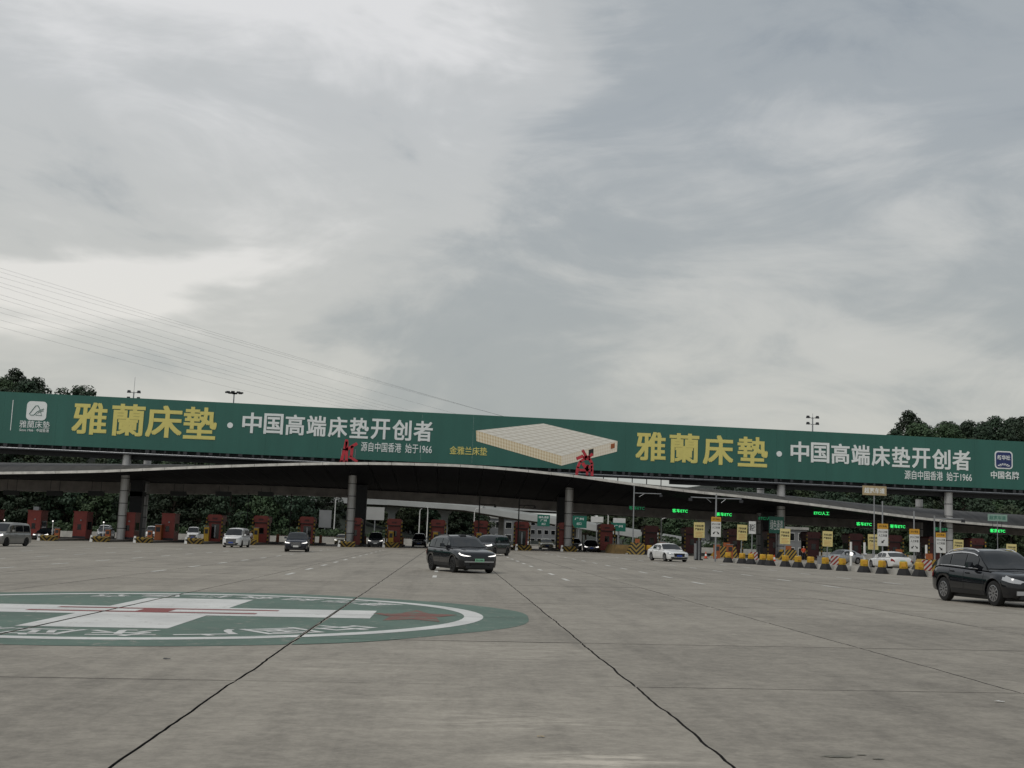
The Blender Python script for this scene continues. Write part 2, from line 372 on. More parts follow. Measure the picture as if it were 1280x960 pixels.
M['plate_blue'] = mat('blue_plate', (0.02, 0.06, 0.32), 0.5, var=0.1)
M['skin'] = mat('skin', (0.36, 0.22, 0.15), 0.6)
M['hair'] = mat('black_hair', (0.012, 0.010, 0.009), 0.6)
M['shirt'] = mat('white_shirt', (0.62, 0.62, 0.63), 0.8)
M['trouser'] = mat('navy_trousers', (0.012, 0.014, 0.022), 0.8)
M['vest'] = mat('orange_vest', (0.60, 0.07, 0.02), 0.7)
M['bark'] = mat('bark', (0.075, 0.060, 0.046), 0.9, var=0.3, scale=2, bump=0.4)
M['hill'] = mat('hill_undergrowth', (0.012, 0.017, 0.010), 0.95, var=0.5, scale=0.4, bump=0.6)
M['bldg'] = mat('grey_building_wall', (0.22, 0.225, 0.23), 0.8, var=0.12, scale=0.3)
M['bldg_lt'] = mat('pale_building_wall', (0.40, 0.40, 0.39), 0.8, var=0.1, scale=0.3)
M['wire'] = mat('power_cable', (0.10, 0.10, 0.105), 0.6, 0.3)
def leafmat(name, c):
    m = mat(name, c, 0.65, var=0.45, scale=0.9, spec=0.3)
    nt = m.node_tree; p = nt.nodes['Principled BSDF']; oi = nt.nodes.new('ShaderNodeObjectInfo')
    h = nt.nodes.new('ShaderNodeHueSaturation'); lk = p.inputs['Base Color'].links[0].from_socket
    nt.links.new(lk, h.inputs['Color']); nt.links.new(h.outputs[0], p.inputs['Base Color'])
    nt.links.new(nmath(nt, 'ADD', 0.7, nmath(nt, 'MULTIPLY', oi.outputs['Random'], 0.6)), h.inputs['Value'])
    nt.links.new(nmath(nt, 'ADD', 0.475, nmath(nt, 'MULTIPLY', oi.outputs['Random'], 0.05)), h.inputs['Hue'])
    return m
M['leaf_a'] = leafmat('dark_leaves', (0.029, 0.049, 0.027)); M['leaf_b'] = leafmat('mid_green_leaves', (0.044, 0.068, 0.031))
def paint(name, c, rough=0.22, metal=0.0): return mat('paint_' + name, c, rough, metal, var=0.04, scale=0.6, coat=0.35, spec=0.5)
M['p_black'] = paint('black', (0.004, 0.0048, 0.007), 0.08); M['p_navy'] = paint('navy', (0.007, 0.009, 0.018), 0.10); M['p_white'] = paint('white', (0.70, 0.70, 0.69))
M['p_grey'] = paint('grey', (0.20, 0.198, 0.19), 0.3, 0.4); M['p_silver'] = paint('silver', (0.38, 0.39, 0.40), 0.3, 0.5)
M['p_silver2'] = paint('pale_silver', (0.27, 0.265, 0.25), 0.3, 0.35)
M['p_cream'] = paint('cream', (0.58, 0.52, 0.33)); M['p_dkgrey'] = paint('dark_grey', (0.035, 0.037, 0.043))

# ------------------------------------------------------------------ glyph meshes (one pass)
GLY = {}
def make_glyphs(specs):                      # (text, bold offset)
    tmp = []
    for s, b in specs:
        cu = bpy.data.curves.new('t', 'FONT'); cu.body = s; cu.offset = b; cu.extrude = 0.012; cu.resolution_u = 3
        o = bpy.data.objects.new('t', cu); col.objects.link(o); tmp.append((s, b, o))
    bpy.context.view_layer.update(); dg = bpy.context.evaluated_depsgraph_get()
    for s, b, o in tmp:
        me = bpy.data.meshes.new_from_object(o.evaluated_get(dg)); GLY[(s, b)] = [v.co.copy() for v in me.vertices], [tuple(p.vertices) for p in me.polygons]
        bpy.data.meshes.remove(me)
    for s, b, o in tmp:
        cu = o.data; bpy.data.objects.remove(o); bpy.data.curves.remove(cu)
BIG, WHT = '雅蘭床墊', '中国高端床垫开创者'
SMALL = '源自中国香港  始于1966'
EMB_NEAR, EMB_FAR = '中国广东应急', '直升机救援医疗'
spec = [(c, 0.0) for c in BIG] + [(c, 0.010) for c in WHT] + [(SMALL, 0.006), ('金雅兰床垫', 0.01), (BIG, 0.0), ('Since 1966 · 中国香港', 0.004),
        ('中国名牌', 0.018), ('新华社', 0.02), ('民族品牌', 0.0)] + [(c, 0.014) for c in set(EMB_NEAR + EMB_FAR)] + [('客车ETC', 0.0), ('ETC/人工', 0.0), ('客货ETC', 0.0),
        ('收费公路', 0.0), ('绿色通道', 0.01), ('出口', 0.01), ('广州', 0.01), ('ETC车道', 0.012), ('请绕行', 0.012), ('粤A·D0886', 0.01), ('ETC专用', 0.01), ('ETC/人工车道', 0.012), ('人工车道', 0.012),
        ('超宽车道', 0.012), ('不停车收费', 0.012), ('严禁停车', 0.012)]
spec = list(dict.fromkeys(spec))
make_glyphs(spec)
def glyph(key, cx, cz, w, h, y, m, parent, name='lettering', depth=0.04, lab=None, bold=0.0):
    """text standing in the x,z plane facing -y, fitted to w,h about (cx,cz), front face at y-depth"""
    vs_, fs = GLY[key]
    x0, x1 = min(v.x for v in vs_), max(v.x for v in vs_); y0, y1 = min(v.y for v in vs_), max(v.y for v in vs_); zr = 0.012
    P = [(cx + ((v.x - x0) / (x1 - x0) - 0.5) * w, y - depth * (0.5 + 0.5 * v.z / zr), cz + ((v.y - y0) / (y1 - y0) - 0.5) * h) for v in vs_]
    b = MB()
    if bold:                                  # heavier stroke: shifted copies at staggered depths
        for q, (dx, dz_) in enumerate(((-1, -1), (1, -1), (-1, 1), (1, 1), (0, 0))):
            b.add([(px + dx * bold, py - q * .0023, pz + dz_ * bold * .8) for px, py, pz in P], fs)
    else: b.v = P; b.f = fs
    me = bpy.data.meshes.new(name); me.from_pydata(b.v, [], b.f); me.update()
    o = put(name, me, m, parent)
    if lab: o['label'] = lab
    return o

def rebase(root, loc):
    root.location = loc; v = Vector(loc)
    for ch in root.children: ch.location = Vector(ch.location) - v

# ------------------------------------------------------------------ ground
XK = [SLAB_X0 + SLAB_W * k for k in range(-6, 7)]; YK = [SLAB_Y0 + SLAB_L * j for j in range(-2, 10)]
def in_view(x0, x1, y1): return x1 > -0.40 * y1 - 2 and x0 < 0.51 * y1 + 2
slab_cells = [(i, j) for j in range(len(YK) - 1) for i in range(len(XK) - 1) if in_view(XK[i], XK[i+1], YK[j+1])]
cellset = set(slab_cells)
gX = [-1500, -600, -300, -150, -90, -62.5, -45] + XK + [27, 40, 70, 120, 300, 600, 1500]
gX = sorted(gX); gY = [-300, -60, -15] + YK + [80, 110, 150, 200, 300, 600, 2500]
gb = MB()
for j in range(len(gY) - 1):
    for i in range(len(gX) - 1):
        if gX[i] in XK and gX[i+1] in XK and gY[j] in YK and gY[j+1] in YK and (XK.index(gX[i]), YK.index(gY[j])) in cellset: continue
        x0, x1, y0, y1 = gX[i], gX[i+1], gY[j], gY[j+1]
        gb.add([(x0, y0, gz(x0)), (x1, y0, gz(x1)), (x1, y1, gz(x1)), (x0, y1, gz(x0))], [(0, 1, 2, 3)])
ground = gb.build('ground', M['concrete']); tag(ground, None, None, kind='structure')
bed = MB()
for i, j in slab_cells:
    x0, x1, y0, y1 = XK[i], XK[i+1], YK[j], YK[j+1]
    bed.add([(x0, y0, gz(x0)-.035), (x1, y0, gz(x1)-.035), (x1, y1, gz(x1)-.035), (x0, y1, gz(x0)-.035)], [(0, 1, 2, 3)])
bed.build('joint_bed', M['joint'], ground)
rs = random.Random(11)
def edge_noise(v, key): return mnoise.noise(Vector((v * 0.9, key * 7.3, 0.5))) * 0.022 + mnoise.noise(Vector((v * 6.5, key * 3.1, 4.5))) * 0.018
NS = 26
for i, j in slab_cells:
    x0, x1, y0, y1 = XK[i], XK[i+1], YK[j], YK[j+1]
    gx, gy = 0.015, 0.008
    ring = []
    for k in range(NS):                        # bottom edge
        t = k / NS; x = x0 + (x1 - x0) * t; ring.append((x, y0 + gy + abs(edge_noise(x, j + 50)) * 0.5))
    for k in range(NS):
        t = k / NS; y = y0 + (y1 - y0) * t; ring.append((x1 - gx - edge_noise(y, i + 1), y))
    for k in range(NS):
        t = 1 - k / NS; x = x0 + (x1 - x0) * t; ring.append((x, y1 - gy - abs(edge_noise(x, j + 91)) * 0.5))
    for k in range(NS):
        t = 1 - k / NS; y = y0 + (y1 - y0) * t; ring.append((x0 + gx - edge_noise(y, i), y))
    n = len(ring); dz = rs.uniform(-.002, .002)
    b = MB(); b.v = [(x, y, gz(x) + dz) for x, y in ring] + [(x, y, gz(x) - .05) for x, y in ring]
    b.f = [tuple(range(n))] + [(k, k + n, (k+1) % n + n, (k+1) % n) for k in range(n)]
    me = bpy.data.meshes.new('concrete_slab'); me.from_pydata(b.v, [], b.f); me.materials.append(M['slab']); me.materials.append(M['joint'])
    for q in range(1, len(me.polygons)): me.polygons[q].material_index = 1
    me.update(); put('concrete_slab', me, None, ground)

# lane dashes, white paint 6 mm proud of the slabs
def dash(xc, yc, L=2.3, w=0.16):
    b = MB(); x0, x1, y0, y1 = xc - w/2, xc + w/2, yc - L/2, yc + L/2
    b.add([(x0, y0, gz(x0)+.007), (x1, y0, gz(x1)+.007), (x1, y1, gz(x1)+.007), (x0, y1, gz(x0)+.007)], [(0, 1, 2, 3)])
    b.build('lane_dash', M['white_paint'], ground)
for xl, ys, n in [(-34.0, 75.0, 5), (-28.2, 61.5, 7), (-22.7, 61.7, 8), (-17.65, 48.9, 10), (-11.6, 49.0, 11), (-6.3, 48.7, 12), (-0.5, 48.9, 11), (4.8, 48.4, 10), (10.05, 47.6, 12), (15.4, 47.4, 13), (20.4, 54.0, 6)]:
    for k in range(n):
        y = ys + 6.78 * k
        dash(xl + (-0.03 * k if xl == -6.3 else 0), y, 2.3 + rs.uniform(-.15, .1), 0.17)

# ------------------------------------------------------------------ painted emblem
EC = Vector((-6.0, 25.35))
def clip_rect(poly, x0, x1, y0, y1):
    for ax, lim, sgn in ((0, x0, 1), (0, x1, -1), (1, y0, 1), (1, y1, -1)):
        out = []
        for a, b in zip(poly, poly[1:] + poly[:1]):
            ina, inb = (a[ax] - lim) * sgn >= 0, (b[ax] - lim) * sgn >= 0
            if ina: out.append(a)
            if ina != inb:
                t = (lim - a[ax]) / (b[ax] - a[ax]); out.append((a[0] + (b[0]-a[0])*t, a[1] + (b[1]-a[1])*t))
        poly = out
        if len(poly) < 3: return None
    return poly
def paint_sheet(name, polys, lift, m, parent):
    b = MB()
    for poly in polys:
        xs = [p[0] for p in poly]; ys = [p[1] for p in poly]
        for i in range(len(XK) - 1):
            if XK[i+1] < min(xs) or XK[i] > max(xs): continue
            for j in range(len(YK) - 1):
                if YK[j+1] < min(ys) or YK[j] > max(ys): continue
                c = clip_rect(list(poly), XK[i] + .035, XK[i+1] - .035, YK[j] + .016, YK[j+1] - .016)
                if c: b.add([(x, y, gz(x) + lift) for x, y in c], [tuple(range(len(c)))])
    me = bpy.data.meshes.new(name); me.from_pydata(b.v, [], b.f)
    bm = bmesh.new(); bm.from_mesh(me); bmesh.ops.recalc_face_normals(bm, faces=bm.faces)
    for f in bm.faces:
        if f.normal.z < 0: f.normal_flip()
    bm.to_mesh(me); bm.free(); me.update()
    return put(name, me, m, parent)
emb = thing('painted_emblem', 'large round green emblem with a white cross painted on the concrete plaza', 'painted emblem')
def circ(r, n=96, wob=0.0): return [(EC.x + (r + wob * mnoise.noise(Vector((math.cos(6.2832*k/n)*2, math.sin(6.2832*k/n)*2, 3)))) * math.cos(6.2832*k/n), EC.y + (r + wob * mnoise.noise(Vector((math.cos(6.2832*k/n)*2, math.sin(6.2832*k/n)*2, 3)))) * math.sin(6.2832*k/n)) for k in range(n)]
paint_sheet('green_disc', [circ(7.75, n=96, wob=0.35)], .006, M['emblem_green'], emb)
a_, b_ = circ(6.80), circ(6.40)
paint_sheet('white_ring', [[a_[k], a_[(k+1) % 96], b_[(k+1) % 96], b_[k]] for k in range(96)], .010, M['emblem_white'], emb)
def rct(x0, x1, y0, y1): return [(EC.x + x0, EC.y + y0), (EC.x + x1, EC.y + y0), (EC.x + x1, EC.y + y1), (EC.x + x0, EC.y + y1)]
paint_sheet('white_cross', [rct(-1.28, 1.28, -4.5, 4.5), rct(-4.5, -1.28, -1.2, 1.2), rct(1.28, 4.5, -1.2, 1.2)], .010, M['emblem_white'], emb)
paint_sheet('red_bars', [rct(-2.45, 2.15, -.66, -.38), rct(-2.15, 2.45, .40, .68), rct(-.33, .33, -.38, .40)], .014, M['emblem_red'], emb)
star = [(EC.x + 5.35 + (.95 if k % 2 == 0 else .5) * math.cos(.3 + k * math.pi / 5), EC.y - .2 + (1.9 if k % 2 == 0 else 1.0) * math.sin(.3 + k * math.pi / 5)) for k in range(10)]
paint_sheet('faded_red_star', [[(EC.x + 5.35, EC.y - .2), star[k], star[(k+1) % 10]] for k in range(10)], .010, M['emblem_rust'], emb)
def ground_char(c, phi, rad, size, inward):
    vs_, fs = GLY[(c, 0.014)]
    x0, x1 = min(v.x for v in vs_), max(v.x for v in vs_); y0, y1 = min(v.y for v in vs_), max(v.y for v in vs_)
    o = Vector((math.cos(phi), math.sin(phi))); up = -o if inward else o; rt = Vector((up.y, -up.x))
    def P(v): 
        q = EC + o * rad + rt * ((v.x - (x0+x1)/2) * size) + up * ((v.y - (y0+y1)/2) * size); return (q.x, q.y)
    polys = [[P(vs_[i]) for i in f] for f in fs if all(vs_[i].z > 0.01 for i in f)]
    paint_sheet('painted_character', polys, .010, M['emblem_white'], emb)
for k, c in enumerate(EMB_NEAR): ground_char(c, R(-41 - 13.6 * k), 5.55, 1.25, False)
for k, c in enumerate(EMB_FAR): ground_char(c, R(40 + 12.5 * k), 5.65, 1.05, True)
rebase(emb, (EC.x, EC.y, gz(EC.x)))

# ------------------------------------------------------------------ canopy
EDGE = [(-80, 151.5, 6.1), (-54.7, 147.0, 7.18), (-42.5, 144.6, 7.75), (-30.8, 142.6, 8.59), (-22.2, 141.4, 9.16), (-13.6, 140.5, 9.65), (-5.2, 140.0, 9.90), (3.3, 140.0, 9.92), (13.8, 140.5, 9.38), (20.7, 141.2, 8.78), (27.6, 142.1, 8.22), (34.7, 143.2, 7.85), (44.1, 144.9, 7.28), (53.9, 146.8, 6.56), (61.7, 148.5, 6.06), (74.6, 151.4, 5.62), (100, 156.0, 5.0)]
RIDGE = [(-80, 8.2), (-58, 8.75), (-42, 9.21), (-34, 9.45), (-10, 9.7), (10, 9.6), (28, 9.2), (38, 8.92), (47.5, 8.43), (57, 7.85), (77, 7.29), (100, 6.9)]
REART = [(-80, 6.7), (-62, 6.97), (-40, 7.3), (-26, 7.55), (-14, 7.5), (4.2, 7.3), (15.5, 6.9), (32.7, 6.5), (50, 6.2), (100, 5.9)]
REARB = [(-80, 5.2), (-62, 5.43), (-40, 5.86), (-26, 6.32), (-14, 6.36), (4.2, 6.0), (15.5, 5.6), (32.7, 5.25), (50, 5.0), (100, 4.7)]
fY = lambda x: smooth_list([(a, b) for a, b, c in EDGE], x)
fZ = lambda x: smooth_list([(a, c) for a, b, c in EDGE], x)
canopy = thing('toll_canopy', 'long dark wave-shaped canopy roof spanning the toll lanes under the billboard', 'canopy')
def roof_prof(x):
    yf, ze, zr, zt = fY(x), fZ(x), smooth_list(RIDGE, x), smooth_list(REART, x)
    top = [(yf, ze), (yf + (156-yf)*.4, ze + (zr-ze)*.55), (156, zr), (163, zr*.6 + (zt+.9)*.4), (169.6, zt + .9)]
    return [(x, y, z) for y, z in top]
def soff_prof(x):
    yf, ze, zt = fY(x), fZ(x) - .30, smooth_list(REART, x)
    return [(x, yf + .06, ze), (x, yf + 4, ze + (zt-ze)*.16), (x, yf + 12, ze + (zt-ze)*.5), (x, 161, ze + (zt-ze)*.8), (x, 167.9, zt)]
SEG = 2.7; x = -80.0; segs = []
while x < 99.9: segs.append((x, min(x + SEG, 100))); x += SEG
for a, b in segs:
    MB().grid([roof_prof(a + .02), roof_prof(b - .02)]).build('roof_panel', M['roof_top'], canopy, 50)
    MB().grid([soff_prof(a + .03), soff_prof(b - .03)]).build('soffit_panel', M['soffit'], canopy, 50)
    fb = MB(); g_ = .02
    pa, pb = (fY(a + g_), fZ(a + g_)), (fY(b - g_), fZ(b - g_))
    fb.add([(a+g_, pa[0]-.10, pa[1]-.28), (b-g_, pb[0]-.10, pb[1]-.28), (b-g_, pb[0]+.05, pb[1]-.28), (a+g_, pa[0]+.05, pa[1]-.28),
            (a+g_, pa[0]-.10, pa[1]+.02), (b-g_, pb[0]-.10, pb[1]+.02), (b-g_, pb[0]+.05, pb[1]+.02), (a+g_, pa[0]+.05, pa[1]+.02)],
           [(0,3,2,1),(4,5,6,7),(0,1,5,4),(1,2,6,5),(2,3,7,6),(3,0,4,7)])
    fb.build('fascia_panel', M['fascia'], canopy)
rb = MB(); rows0, rows1, rows2, rows3 = [], [], [], []
for a, b in segs[::2] + [(100, 100)]:
    zt, zb = smooth_list(REART, a), smooth_list(REARB, a)
    rows0.append((a, 168.0, zt + .85)); rows1.append((a, 168.0, zb)); rows2.append((a, 169.5, zb)); rows3.append((a, 169.5, zt + .85))
rb.grid([rows0, rows1, rows2, rows3, rows0]); rb.build('rear_beam', M['beam'], canopy)
core = MB(); core.grid([[(a, fY(a)+.4, fZ(a)-.14) for a, b in segs], [(a, 156, max(smooth_list(RIDGE, a)-.35, fZ(a)*.4+smooth_list(REART, a)*.6)) for a, b in segs], [(a, 168, smooth_list(REART, a)+.3) for a, b in segs]])
core.build('roof_deck', M['steel_black'], canopy)
def column(x, y, ztop, rad, parent, m):
    z0 = gz(x)
    c = MB().tube([(x, y, z0), (x, y, ztop)], rad, 20).build('column', m, parent, 40)
    zz_ = z0 + 1.6
    while zz_ < ztop - .4:
        MB().tube([(x, y, zz_ - .05), (x, y, zz_ + .05)], rad + .015, 20).build('band', M['band'], c, 40); zz_ += 1.55
for x in (-40.6, -12.4, 15.05, 42.3, 64.2):
    column(x, 150.4, 10.62 - .0048 * x - .74, .52, canopy, M['column'])
for x in (-41.7, -12.1, 15.16, 43.25, 65.9):
    column(x + .1, 164.5, smooth_list(RIDGE, x) + 1.6, .5, canopy, M['column'])
    MB().box(x - .9 + .2, x + .9, 160, 161.2, gz(x), smooth_list(REART, x) + .4).build('pier_wall', M['steel_dk'], canopy)
rebase(canopy, (0, 156, 0))

# ------------------------------------------------------------------ billboard
BY = 149.9
bbd = thing('billboard', 'long dark green mattress advertising billboard standing above the toll canopy', 'billboard')
def bz(x, t): # bottom / top line
    return (10.62 - .0048 * x) if t == 0 else (16.97 - .0058 * x)
PW = 6.5; x = -95.0
while x < 115:
    x1 = min(x + PW, 115); e_ = .004
    b = MB(); b.add([(x+e_, BY, bz(x, 0)), (x1-e_, BY, bz(x1, 0)), (x1-e_, BY, bz(x1, 1)), (x+e_, BY, bz(x, 1)), (x+e_, BY+.12, bz(x, 0)), (x1-e_, BY+.12, bz(x1, 0)), (x1-e_, BY+.12, bz(x1, 1)), (x+e_, BY+.12, bz(x, 1))],
        [(0,1,2,3),(4,7,6,5),(0,4,5,1),(1,5,6,2),(2,6,7,3),(3,7,4,0)])
    b.build('face_panel', M['bb_green'], bbd); x = x1
fr = MB()
fr.tube([(-95, BY - .12, bz(-95, 0) - .55), (115, BY - .12, bz(115, 0) - .55)], .07, 6)
fr.build('catwalk_rail', M['steel'], bbd)
ck = MB(); ck.add([(-95, BY-.35, bz(-95,0)-.62),(115, BY-.35, bz(115,0)-.62),(115, BY+2.2, bz(115,0)-.62),(-95, BY+2.2, bz(-95,0)-.62),(-95, BY-.35, bz(-95,0)-.72),(115, BY-.35, bz(115,0)-.72),(115, BY+2.2, bz(115,0)-.72),(-95, BY+2.2, bz(-95,0)-.72)],
    [(0,1,2,3),(4,7,6,5),(0,4,5,1),(1,5,6,2),(2,6,7,3),(3,7,4,0)]); ck.build('catwalk_deck', M['steel_dk'], bbd)
tr = MB()
for k in range(0, 53):
    xx = -95 + 4.0 * k
    tr.tube([(xx, BY + .3, bz(xx, 0) - .6), (xx, BY + .3, bz(xx, 1) - .1)], .06, 5); tr.tube([(xx, BY + 2.1, bz(xx, 0) - .6), (xx, BY + .4, bz(xx, 1) - 1.5)], .06, 5)
for h in (.05, 2.2, 4.4, 6.2): tr.tube([(-95, BY + .35, bz(-95, 0) + h), (115, BY + .35, bz(115, 0) + h)], .06, 5)
for h in (-.5,): tr.tube([(-95, BY + 2.1, bz(-95, 0) + h), (115, BY + 2.1, bz(115, 0) + h)], .09, 5)
tr.build('back_truss', M['steel_dk'], bbd)
hg = MB()
rs2 = random.Random(5)
for k in range(140):
    xx = -80 + 1.3 * k + rs2.uniform(-.4, .4); hg.box(xx, xx + rs2.uniform(.05, .5), BY - .16, BY - .02, bz(xx, 0) - .5 + rs2.uniform(0, .2), bz(xx, 0) - .03)
hg.build('hanger_brackets', M['steel_dk'], bbd)['kind'] = 'stuff'
MB().add([(-95, BY+.9, bz(-95,0)-.5), (115, BY+.9, bz(115,0)-.5), (115, BY+1.1, bz(115,0)-.5), (-95, BY+1.1, bz(-95,0)-.5), (-95, BY+.9, bz(-95,0)+.3), (115, BY+.9, bz(115,0)+.3), (115, BY+1.1, bz(115,0)+.3), (-95, BY+1.1, bz(-95,0)+.3)], [(0,3,2,1),(4,5,6,7),(0,1,5,4),(1,2,6,5),(2,3,7,6),(3,0,4,7)]).build('rear_skirt', M['steel_dk'], bbd)
for k in range(7): MB().tube([(15.6 + 1.85*k, BY + .2, 8.6), (15.6 + 1.85*k, BY + .2, bz(20, 0) - .7)], .06, 6).build('prop', M['steel_dk'], bbd)
for xa, xb in ((-95, 15.2), (28.0, 115)):
    MB().add([(xa, BY+1.2, bz(xa,0)-1.25), (xb, BY+1.2, bz(xb,0)-1.25), (xb, BY+1.7, bz(xb,0)-1.25), (xa, BY+1.7, bz(xa,0)-1.25), (xa, BY+1.2, bz(xa,0)+.1), (xb, BY+1.2, bz(xb,0)+.1), (xb, BY+1.7, bz(xb,0)+.1), (xa, BY+1.7, bz(xa,0)+.1)],
        [(0,3,2,1),(4,5,6,7),(0,1,5,4),(1,2,6,5),(2,3,7,6),(3,0,4,7)]).build('box_girder', M['steel_dk'], bbd)
YL = BY - .005
for (cx, cz, w, h), c in zip([(-45.41, 14.4, 4.32, 4.05), (-40.67, 14.4, 4.13, 4.05), (-36.22, 14.4, 4.54, 4.05), (-31.76, 14.39, 4.16, 4.05), (25.23, 13.87, 3.9, 3.75), (29.56, 13.82, 3.85, 3.8), (33.95, 13.77, 3.95, 3.8), (38.41, 13.72, 3.95, 3.85)], BIG * 2):
    glyph((c, 0.0), cx, cz, w - .22, h - .18, YL, M['bb_yellow'], bbd, 'yellow_character', bold=.10)
for cx, cz in ((-28.03, 14.29), (41.86, 13.61)):
    MB().tube([(cx, YL, cz), (cx, YL - .04, cz)], .36, 16).build('white_dot', M['bb_white'], bbd)
for x0, z0, x1, z1 in ((-25.32, 14.71, -3.82, 14.57), (44.54, 14.01, 65.73, 13.76)):
    for k, c in enumerate(WHT):
        t = k / 8; glyph((c, 0.010), x0 + (x1-x0)*t, z0 + (z1-z0)*t, 2.34, 2.54, YL, M['bb_white'], bbd, 'white_character', bold=.035)
glyph((SMALL, 0.006), -7.08, 12.33, 8.94, 1.2, YL, M['bb_white'], bbd, 'small_lettering'); glyph((SMALL, 0.006), 62.66, 11.62, 8.84, 1.15, YL, M['bb_white'], bbd, 'small_lettering')
glyph(('金雅兰床垫', 0.01), 2.0, 12.33, 4.75, 1.05, YL, M['bb_yellow'], bbd, 'small_lettering')
# company mark: rounded white tile with a line-drawn mountain
def rrect(cx, cz, w, h, r, n=6):
    o = []
    for qx, qz, a0 in ((1, 1, 0), (-1, 1, 90), (-1, -1, 180), (1, -1, 270)):
        for k in range(n + 1):
            a = R(a0 + 90 * k / n); o.append((cx + qx * (w/2 - r) + r * math.cos(a), cz + qz * (h/2 - r) + r * math.sin(a)))
    return o
lt = MB().prism_xz(rrect(-52.0, 15.07, 2.46, 2.36, .5), YL - .03, YL).build('logo_tile', M['bb_white'], bbd)
lm = MB()
def flat_stroke(mb, pts, w, y):
    mb.tube([(p[0], y, p[1]) for p in pts], w, 6)
cx, cz = -52.0, 15.07
flat_stroke(lm, [(cx-.72, cz-.55), (cx-.85, cz-.42), (cx-.15, cz+.62), (cx+.12, cz+.66), (cx+.45, cz+.1)], .05, YL - .03)
flat_stroke(lm, [(cx-.72, cz-.55), (cx-.30, cz-.55), (cx+.05, cz-.15), (cx+.35, cz+.05), (cx+.88, cz+.28)], .05, YL - .03)
flat_stroke(lm, [(cx+.85, cz+.05), (cx+.4, cz-.1), (cx-.08, cz-.55), (cx+.68, cz-.55), (cx+.5, cz-.15)], .05, YL - .03)
lm.build('logo_drawing', M['bb_green'], lt)
glyph((BIG, 0.0), -52.09, 13.36, 3.71, .92, YL, M['bb_white'], bbd, 'small_lettering'); glyph(('Since 1966 · 中国香港', 0.004), -52.08, 12.63, 3.61, .4, YL, M['bb_white'], bbd, 'small_lettering')
MB().box(-55.02, -54.94, YL - .02, YL, 12.5, 16.3).build('divider_line', M['bb_white'], bbd)
# badge on the right: blue tile with a white rim
bt = MB().prism_xz(rrect(71.33, 14.04, 2.36, 2.3, .42), YL - .03, YL).build('badge_rim', M['bb_white'], bbd)
MB().prism_xz(rrect(71.33, 14.04, 2.06, 2.0, .34), YL - .045, YL - .025).build('badge_tile', M['bb_blue'], bt)
glyph(('新华社', 0.02), 71.33, 14.35, 1.7, .62, YL - .04, M['bb_white'], bt, 'badge_lettering')
fl = MB()
for a in range(-60, 61, 24): fl.prism_xz([(71.33 + .9*math.sin(R(a-8)), 13.05 + .55*math.cos(R(a-8))), (71.33 + .9*math.sin(R(a+8)), 13.05 + .55*math.cos(R(a+8))), (71.33 + .35*math.sin(R(a)), 13.12 + .2*math.cos(R(a)))], YL - .07, YL - .04)
fl.build('badge_rays', M['bb_white'], bt)
glyph(('中国名牌', 0.018), 71.46, 12.08, 3.7, 1.0, YL, M['bb_white'], bbd, 'small_lettering')
# mattress picture (flat print)
def quilt(name, c1, c2, mode):
    m = bpy.data.materials.new(name); m.use_nodes = True; nt = m.node_tree; L = nt.links; p = nt.nodes['Principled BSDF']; p.inputs['Roughness'].default_value = .5
    uv = nt.nodes.new('ShaderNodeUVMap'); sp = nt.nodes.new('ShaderNodeSeparateXYZ'); L.new(uv.outputs[0], sp.inputs[0])
    if mode == 'top':
        def ln(ax):
            f = nmath(nt, 'ABSOLUTE', nmath(nt, 'SUBTRACT', nmath(nt, 'FRACT', nmath(nt, 'MULTIPLY', sp.outputs[ax], 10.0)), .5)); return nmath(nt, 'POWER', nmath(nt, 'MULTIPLY', f, 2.0), 5.0)
        v = nmath(nt, 'MAXIMUM', ln(0), ln(1))
    else:
        w_ = nmath(nt, 'SINE', nmath(nt, 'MULTIPLY', sp.outputs[0], 200.0)); bnd_ = nmath(nt, 'SINE', nmath(nt, 'MULTIPLY', sp.outputs[1], 19.0))
        v = nmath(nt, 'ADD', nmath(nt, 'MULTIPLY', w_, .42), nmath(nt, 'MULTIPLY', bnd_, .25)); v = nmath(nt, 'ADD', v, .45, True)
    mx = nt.nodes.new('ShaderNodeMix'); mx.data_type = 'RGBA'; L.new(v, mx.inputs[0]); mx.inputs[6].default_value = c1 + (1,); mx.inputs[7].default_value = c2 + (1,)
    L.new(mx.outputs[2], p.inputs['Base Color']); return m
def uv_quad(name, pts, uvs, m, parent, y):
    n = len(pts)
    N = 12
    def pt(u, v):
        a = [pts[0][i]*(1-u) + pts[1][i]*u for i in (0, 1)]; b = [pts[3][i]*(1-u) + pts[2][i]*u for i in (0, 1)]
        return (a[0]*(1-v)+b[0]*v, y, a[1]*(1-v)+b[1]*v)
    rows = [[pt(i/N, j/N) for i in range(N+1)] for j in range(N+1)]
    mb = MB().grid(rows); me = bpy.data.meshes.new(name); me.from_pydata(mb.v, [], mb.f)
    ul = me.uv_layers.new(name='UVMap')
    for lp in me.loops:
        k = lp.vertex_index; ul.data[lp.index].uv = ((k % (N+1)) / N, (k // (N+1)) / N)
    me.update(); return put(name, me, m, parent)
TL, TT, TRt, FR_ = (2.86, 14.95), (11.4, 16.22), (20.95, 14.38), (13.9, 12.15)
qt = quilt('mattress_quilting', (.90, .87, .79), (.60, .55, .46), 'top'); qs = quilt('mattress_side_cloth', (.86, .77, .58), (.66, .51, .30), 'side'); qs2 = quilt('mattress_end_cloth', (.86, .80, .68), (.70, .60, .46), 'side')
pic = uv_quad('mattress_top_print', [TL, TT, TRt, FR_], None, qt, bbd, YL - .02); pic['label'] = 'printed picture of a cream quilted mattress top'
uv_quad('mattress_side_print', [TL, FR_, (13.9, 10.95), (2.96, 13.61)], None, qs, bbd, YL - .02)
